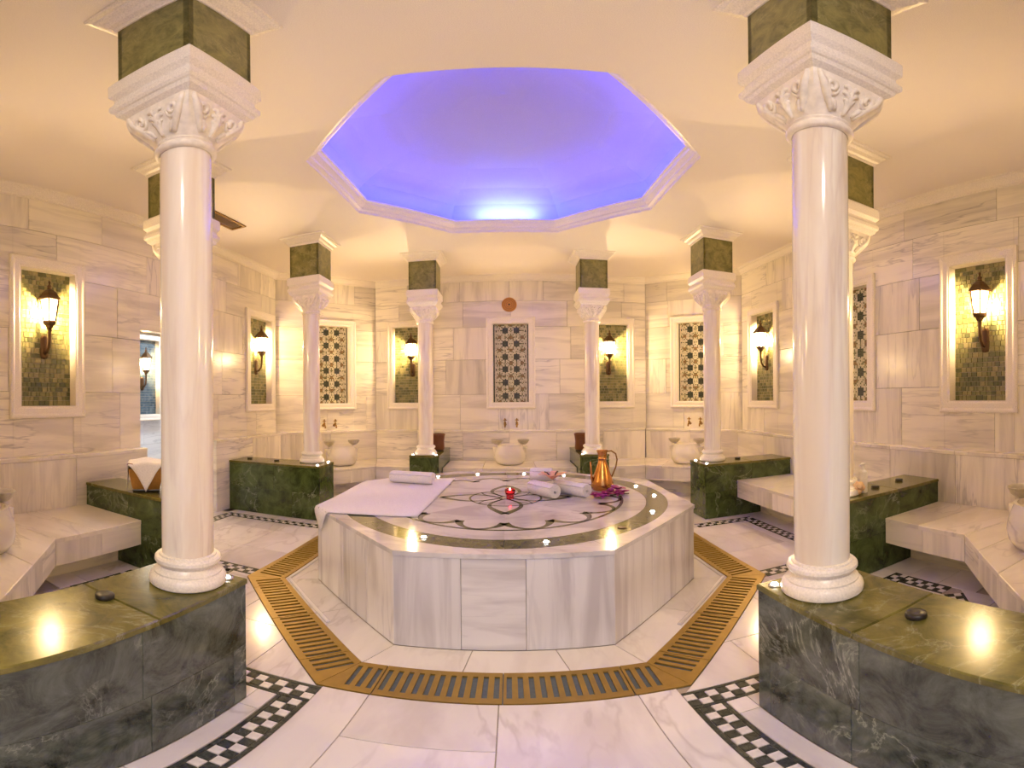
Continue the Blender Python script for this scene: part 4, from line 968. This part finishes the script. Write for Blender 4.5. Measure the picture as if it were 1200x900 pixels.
for x, y, P, lab, wh in ((0.005, 5.47, PB, 'white marble wash basin in middle of back wall under two taps', 'middle basin'),
                         (-2.045, 5.105, PBL, 'white marble wash basin behind the column on the left bench', 'basin behind the left bench column'),
                         (2.135, 5.035, PBR, 'white marble wash basin behind the column on the right bench', 'basin behind the right bench column'),
                         (-2.155, 0.83, PFL, 'white marble wash basin cut off by left picture edge', 'basin at the left picture edge'),
                         (2.13, 0.80, PFR, 'white marble wash basin cut off by right picture edge', 'basin at the right picture edge')):
    rz = math.atan2(P.n[1], P.n[0]) + pi / 2
    if P is PFL: rz -= 0.47
    if P is PFR: rz += 0.47
    o = take('b', bs); o.location = (x, y, ZW); o.rotation_euler = (0, 0, rz); o['label'] = lab
    for sg in ((-1, 1) if P in (PB, PBL, PBR) else (1,) if P is PFL else (-1,)):
        o = take('w', bw); o.location = (x + sg * 0.163 * cos(rz), y + sg * 0.163 * sin(rz), ZW + 0.2455); o['label'] = 'shallow grey metal bowl on the %s ear of the %s' % ('right' if (sg > 0 or P is PFL) and P is not PFR else 'left', wh)
    if P in (PB, PBL, PBR):
        u0 = P.proj(x, y)
        for sg in (-1, 1):
            ss = sg if P is not PBR else -sg
            o = take('t', tp); on_wall(o, P, u0 + sg * 0.078, 0.0, 0.80); o['label'] = '%s of two brass taps above the %s' % ('left' if ss < 0 else 'right', wh)

# ------------------------------------------------------------ small things on the green benches
mb = MB(); mb.lathe([(0.0, 0.0), (0.027, 0.0), (0.029, 0.003), (0.029, 0.013), (0.026, 0.016), (0.012, 0.0165), (0.0, 0.0155)], 28); pk = mb.build('black_disc', M['black'], None, True, (0, 0, 0), R(50)); tag(pk, '', 'disc', 'black discs on the green benches', 'thing')
for i, (x, y, lab) in enumerate(((-1.035, 0.790, 'flat black round disc on the left foreground green bench'), (0.905, 0.690, 'flat black round disc on the right foreground green bench'),
    (2.20, 2.02, 'black disc beside the white bottle, nearer of two on its bench'), (2.50, 2.06, 'black disc near the wall on the bench with the white bottle'),
    (-2.66, 3.98, 'black disc on the left wall bench, nearer the wall'), (-2.31, 3.96, 'black disc on the left wall bench, nearer the column'), (2.23, 3.93, 'black disc on the right wall bench behind the platform'))):
    o = pk if i == 0 else pk.copy()
    if i: COL.objects.link(o)
    o.location = (x, y, ZB); o['label'] = lab
# basket with a towel
bx, by = -2.265, 2.10
bk = thing('storage_basket', 'brown and gold basket on the green bench behind left foreground column', 'basket', (bx, by, ZB))
mb = MB(); mb.lathe([(0.0, 0.0), (0.125, 0.0), (0.132, 0.012), (0.128, 0.020)], 4, (bx, by, ZB)); mb.build('basket_foot', M['black'], bk, False)
mb = MB(); mb.ngon_sweep([(0.088, ZB + 0.014), (0.098, ZB + 0.05), (0.112, ZB + 0.12), (0.118, ZB + 0.165), (0.112, ZB + 0.165), (0.10, ZB + 0.10), (0.02, ZB + 0.03)], 4, (bx, by), R(0)); mb.build('basket_body', M['wicker'], bk, False)
# the towel lies over the basket, one corner pulled down in front
mb = MB(); n = 24; S = 0.166
def cl(u, v):
    x, y = u * S * 1.0, v * S * 1.0; d = abs(x) + abs(y); z = 0.176 + 0.045 * max(0, 1 - (u * u + v * v) / 1.3) + 0.006 * cos(6 * u) * cos(5 * v)
    lim = 0.172; over = max(0, d - lim)
    if over > 0:
        k = lim / d; x, y = x * (k + (1 - k) * 0.12), y * (k + (1 - k) * 0.12); z -= over * 1.05
    return (bx + x, by + y, ZB + z)
grid_v = [(cl(-1 + 2 * i / n, -1 + 2 * j / n)) for j in range(n + 1) for i in range(n + 1)]
mb.add(grid_v, [(j * (n + 1) + i, j * (n + 1) + i + 1, (j + 1) * (n + 1) + i + 1, (j + 1) * (n + 1) + i) for j in range(n) for i in range(n)])
cloth = mb.build('folded_cloth', M['towel'], None, True); tag(cloth, 'white cloth with a dark stripe draped over the basket', 'cloth', kind='thing')
sd = cloth.modifiers.new('thickness', 'SOLIDIFY'); sd.thickness = 0.006; sd.offset = 1
mb = MB(); mb.tube([tuple(Vector(cl(-0.45 + 1.36 * t / 12, -0.86)) + Vector((-0.004, -0.004, 0.007))) for t in range(13)], 0.003, 6); mb.build('stripe', M['towel_line'], cloth)
# wooden tubs at the back
def tub(x, y, lab):
    t = thing('wooden_tub', lab, 'tub', (x, y, ZB))
    mb = MB(); mb.lathe([(0.0, 0.0), (0.066, 0.0), (0.068, 0.006), (0.068, 0.018)], 32, (x, y, ZB)); mb.build('tub_foot', M['black'], t, True, None, R(40))
    mb = MB(); mb.lathe([(0.070, 0.018), (0.078, 0.03), (0.074, 0.09), (0.072, 0.12), (0.078, 0.17), (0.084, 0.205), (0.084, 0.215), (0.078, 0.215), (0.068, 0.12), (0.0, 0.10)], 32, (x, y, ZB)); mb.build('tub_body', M['wood'], t, True, None, R(50))
    mb = MB(); mb.lathe([(0.084, 0.196), (0.0865, 0.198), (0.0865, 0.208), (0.084, 0.21)], 32, (x, y, ZB), cap=False); mb.build('hoop', M['wood'], t, True)
tub(-0.875, 5.36, 'reddish brown wooden tub behind the left slim column'); tub(0.860, 5.28, 'orange brown wooden tub behind the right slim column')
# pump bottle and sponge
x, y = 2.045, 1.985
bt = thing('pump_bottle', 'white plastic pump bottle on green bench behind right foreground column', 'bottle', (x, y, ZB))
mb = MB(); mb.lathe([(0.0, 0.0), (0.027, 0.0), (0.029, 0.006), (0.029, 0.130), (0.026, 0.143), (0.012, 0.151), (0.011, 0.157)], 28, (x, y, ZB)); mb.build('bottle_body', M['plastic'], bt, True, None, R(50))
mb = MB(); mb.lathe([(0.014, 0.155), (0.014, 0.169), (0.006, 0.171), (0.005, 0.183)], 18, (x, y, ZB)); mb.build('bottle_cap', M['plastic'], bt, True, None, R(50))
mb = MB(); mb.tube([(x + 0.012, y, ZB + 0.187), (x - 0.012, y, ZB + 0.189), (x - 0.034, y - 0.004, ZB + 0.183)], [0.009, 0.008, 0.005], 8); mb.build('nozzle', M['plastic'], bt, True)
sg_ = MB(); rnd = random.Random(3)
for k in range(9):
    c = Vector((1.975 + rnd.uniform(-0.032, 0.03), 1.945 + rnd.uniform(-0.02, 0.02), ZB + 0.020 + 0.038 * (k % 3) * 0.6)); rr = rnd.uniform(0.018, 0.024)
    sg_.lathe([(0.001, -rr), (rr * 0.6, -rr * 0.8), (rr, 0), (rr * 0.6, rr * 0.8), (0.001, rr)], 10, c)
mn = min(p[2] for p in sg_.v); sg_.v = [(p[0], p[1], p[2] - mn + ZB) for p in sg_.v]
tag(sg_.build('bath_sponge', M['sponge'], None, True), 'lumpy peach coloured bath sponge beside the white pump bottle', 'sponge', kind='thing')

# ------------------------------------------------------------ things on the platform
# towel sheet draped over the left edge
Q0, Q1, Q2, Q3 = (-1.205, 2.30), (-0.508, 2.375), (-0.455, 3.63), (-1.19, 3.53)
n = 26; vs = []
for j in range(n + 1):
    for i in range(n + 1):
        u, v_ = i / n, j / n
        x = (Q0[0] * (1 - u) + Q1[0] * u) * (1 - v_) + (Q3[0] * (1 - u) + Q2[0] * u) * v_; y = (Q0[1] * (1 - u) + Q1[1] * u) * (1 - v_) + (Q3[1] * (1 - u) + Q2[1] * u) * v_
        z = ZP + 0.003 + 0.0015 * sin(9 * x + 3 * y) * cos(7 * y)
        a = math.atan2(y - PC[1], x - PC[0]); lim = oct_r(a) + 0.008; d = hyp(x - PC[0], y - PC[1])
        if d > lim: x, y = PC[0] + (x - PC[0]) * (lim + (d - lim) * 0.04) / d, PC[1] + (y - PC[1]) * (lim + (d - lim) * 0.04) / d; z -= (d - lim) * 0.9
        vs.append((x, y, z))
mb = MB(); mb.add(vs, [(j * (n + 1) + i, j * (n + 1) + i + 1, (j + 1) * (n + 1) + i + 1, (j + 1) * (n + 1) + i) for j in range(n) for i in range(n)])
ts = mb.build('bath_sheet', M['towel'], None, True); tag(ts, 'large white towel spread flat on the left side of the platform', 'towel', kind='thing')
sd = ts.modifiers.new('thickness', 'SOLIDIFY'); sd.thickness = 0.005; sd.offset = 1
def roll(p0, p1, r, flat, lab, turns=3.4, z=ZP):
    """a towel rolled up along p0-p1: a spiral strip with thickness"""
    a, b = Vector((*p0, 0)), Vector((*p1, 0)); d = (b - a).normalized(); s = Vector((-d.y, d.x, 0)); L = (b - a).length
    th = r / (turns + 0.6) * 0.80; N = int(turns * 22); inn, out = [], []
    for k in range(N + 1):
        an = 2 * pi * turns * k / N; rc = 0.006 + (r - th - 0.006) * k / N; wob = 1 + 0.02 * sin(3 * an)
        inn.append((rc * cos(an) * wob, rc * sin(an) * flat * wob)); out.append(((rc + th) * cos(an) * wob, (rc + th) * sin(an) * flat * wob))
    loop = out + inn[::-1]; m_ = len(loop); low = min(q[1] for q in loop); mb = MB(); vs = []; fs = []
    secs = [(0.0, 0.93), (0.012, 1.0), (0.5 * L, 1.015), (L - 0.012, 1.0), (L, 0.93)]
    for (l_, sc) in secs:
        for q in loop:
            p = a + d * l_ + s * (q[0] * sc); vs.append((p.x, p.y, z + q[1] * sc - low))
    for k in range(len(secs) - 1):
        for i in range(m_): j = (i + 1) % m_; fs.append((k * m_ + i, k * m_ + j, k * m_ + m_ + j, k * m_ + m_ + i))
    for k in range(N):
        e = (len(secs) - 1) * m_
        fs.append((k + 1, k, m_ - 1 - k, m_ - 2 - k)); fs.append((e + k, e + k + 1, e + m_ - 2 - k, e + m_ - 1 - k))
    mb.add(vs, fs); return tag(mb.build('rolled_towel', M['towel'], None, True, None, R(60)), lab, 'towel', 'rolled towels', 'thing')
roll((-0.925, 3.375), (-0.585, 3.325), 0.074, 0.68, 'white towel rolled flat, lying on the spread towel', z=ZP + 0.0105)
roll((0.155, 3.06), (0.293, 2.858), 0.058, 0.92, 'white rolled towel showing its spiral end, left of the peach flower group')
roll((0.330, 3.075), (0.505, 2.865), 0.056, 0.92, 'white rolled towel right under the peach flower, beside the copper jug')
roll((0.150, 3.160), (0.300, 3.120), 0.055, 0.95, 'white rolled towel at the back, topmost of the small towel stack', z=ZP + 0.072)
# peach flower on the rolls
def petal(mb, base, ang, ln, wd, up_, curl=0.25, mi=0):
    c, s = cos(ang), sin(ang); n = 6; vs = []; fs = []
    for k in range(n + 1):
        t = k / n; w = wd * sin(pi * (0.08 + 0.88 * t)) ** 0.8; r = ln * t; z = ln * (up_ * t - curl * t * t)
        for q in (-1, 0, 1): vs.append((base[0] + r * c - q * w * s, base[1] + r * s + q * w * c, base[2] + z + (0.10 * w if q else 0)))
    for k in range(n):
        for q in range(2): i = k * 3 + q; fs.append((i, i + 3, i + 4, i + 1))
    mb.add(vs, fs, mi)
fb = (0.290, 2.985, ZP + 0.112)
fl = thing('peach_flower', 'peach coloured flower with pointed petals resting on the rolled towels', 'flower', fb)
for k in range(6):
    mb = MB(); petal(mb, fb, 2 * pi * k / 6 + 0.3, 0.105, 0.030, 0.85, 0.45); o = mb.build('petal', M['peach'], fl, True); m_ = o.modifiers.new('thickness', 'SOLIDIFY'); m_.thickness = 0.002
mb = MB(); mb.lathe([(0.0, 0.0), (0.011, 0.004), (0.010, 0.014), (0.0, 0.018)], 12, fb); mb.build('flower_heart', M['peach'], fl, True)
for k in range(2):
    a = 0.9 + 1.6 * k; mb = MB(); mb.tube([(fb[0] + 0.012 * cos(a), fb[1] + 0.012 * sin(a), fb[2] + 0.01), (fb[0] + 0.045 * cos(a), fb[1] + 0.045 * sin(a), fb[2] + 0.042), (fb[0] + 0.066 * cos(a), fb[1] + 0.066 * sin(a), fb[2] + 0.046)], 0.0042, 6); mb.build('stamen', M['dark_stem'], fl, True)
# copper jug
x, y = 0.662, 3.115
jg = thing('copper_jug', 'hammered copper jug with narrow neck and curved handle on the platform', 'jug', (x, y, ZP))
mb = MB(); mb.lathe([(0.0, 0.0), (0.070, 0.0), (0.076, 0.008), (0.082, 0.030), (0.080, 0.055), (0.068, 0.095), (0.054, 0.135), (0.041, 0.175), (0.031, 0.205), (0.028, 0.218), (0.031, 0.226)], 40, (x, y, ZP)); mb.build('jug_body', M['copper'], jg, True, None, R(50))
mb = MB(); mb.lathe([(0.030, 0.224), (0.034, 0.228), (0.030, 0.233), (0.031, 0.25), (0.036, 0.272), (0.041, 0.284), (0.042, 0.290), (0.038, 0.290), (0.030, 0.26), (0.0, 0.24)], 32, (x, y, ZP)); mb.build('neck', M['copper'], jg, True, None, R(60))
mb = MB(); mb.tube([(x + 0.036, y, ZP + 0.280), (x + 0.066, y - 0.005, ZP + 0.284), (x + 0.098, y - 0.008, ZP + 0.262), (x + 0.108, y - 0.009, ZP + 0.218), (x + 0.098, y - 0.008, ZP + 0.165), (x + 0.078, y - 0.005, ZP + 0.115), (x + 0.066, y - 0.003, ZP + 0.088)], 0.0058, 8); mb.build('handle', M['brass_dark'], jg, True)
mb = MB(); mb.tube([(x - 0.070, y - 0.01, ZP + 0.060), (x - 0.082, y - 0.012, ZP + 0.10), (x - 0.086, y - 0.013, ZP + 0.16), (x - 0.090, y - 0.013, ZP + 0.21)], [0.013, 0.009, 0.007, 0.006], 10); mb.build('spout', M['copper'], jg, True)
# purple orchids
def orchid(x, y, z, tilt, s, lab):
    t = thing('orchid_blossom', lab, 'flower', (x, y, z), 'purple orchid blossoms beside the jug')
    for k in range(5):
        mb = MB(); petal(mb, (x, y, z + 0.012 * s), 2 * pi * k / 5 + tilt, 0.046 * s, 0.024 * s, 0.75 if k % 2 else 0.5, 0.35); o = mb.build('petal', M['petal'], t, True); m_ = o.modifiers.new('thickness', 'SOLIDIFY'); m_.thickness = 0.0016
    mb = MB(); mb.lathe([(0.003, 0.0), (0.009 * s, 0.006), (0.011 * s, 0.016), (0.007 * s, 0.026), (0.0, 0.029)], 10, (x, y, z)); mb.build('flower_heart', M['petal_in'], t, True)
for q in ((0.560, 2.875, 0, 0.2, 0.9, 'small purple orchid blossom in front of the copper jug, at far left'), (0.600, 2.815, 0, 1.0, 1.05, 'purple orchid blossom nearest the camera in front of the jug'), (0.640, 2.895, 0, 0.6, 0.95, 'dark purple orchid blossom close against the copper jug base'),
          (0.690, 2.955, 0, 0.1, 1.0, 'purple orchid blossom behind the others beside the jug'), (0.722, 2.905, 0.024, 0.8, 1.25, 'largest purple orchid blossom, raised on top of the cluster'), (0.765, 2.925, 0, 1.4, 1.1, 'purple orchid blossom at the right end of the cluster'), (0.712, 2.865, 0, 0.4, 1.0, 'purple orchid blossom under the front of the largest one')):
    orchid(q[0], q[1], ZP + q[2], q[3], q[4], q[5])
mb = MB(); mb.tube([(0.56, 2.88, ZP + 0.006), (0.64, 2.86, ZP + 0.006), (0.72, 2.885, ZP + 0.008), (0.80, 2.90, ZP + 0.006)], 0.0035, 6); tag(mb.build('orchid_twig', M['dark_stem'], None, True), 'dark thin orchid stem lying under the purple blossoms', 'stem', kind='thing')
# red candle
x, y = 0.0, 2.905
cd = thing('candle_glass', 'small red glass candle holder glowing in the middle of the platform', 'candle', (x, y, ZP))
mb = MB(); mb.lathe([(0.0, 0.0), (0.024, 0.0), (0.026, 0.008), (0.022, 0.016), (0.030, 0.03), (0.035, 0.05), (0.034, 0.064), (0.031, 0.064), (0.031, 0.05), (0.026, 0.032), (0.0, 0.024)], 32, (x, y, ZP)); mb.build('glass_cup', M['red_glass'], cd, True)
mb = MB(); mb.lathe([(0.0, 0.026), (0.024, 0.028), (0.028, 0.042), (0.0, 0.044)], 20, (x, y, ZP)); mb.build('wax', M['plastic'], cd, True)
mb = MB(); mb.lathe([(0.0, 0.044), (0.005, 0.050), (0.006, 0.056), (0.0, 0.072)], 12, (x, y, ZP)); mb.build('flame', M['glow_flame'], cd, True)
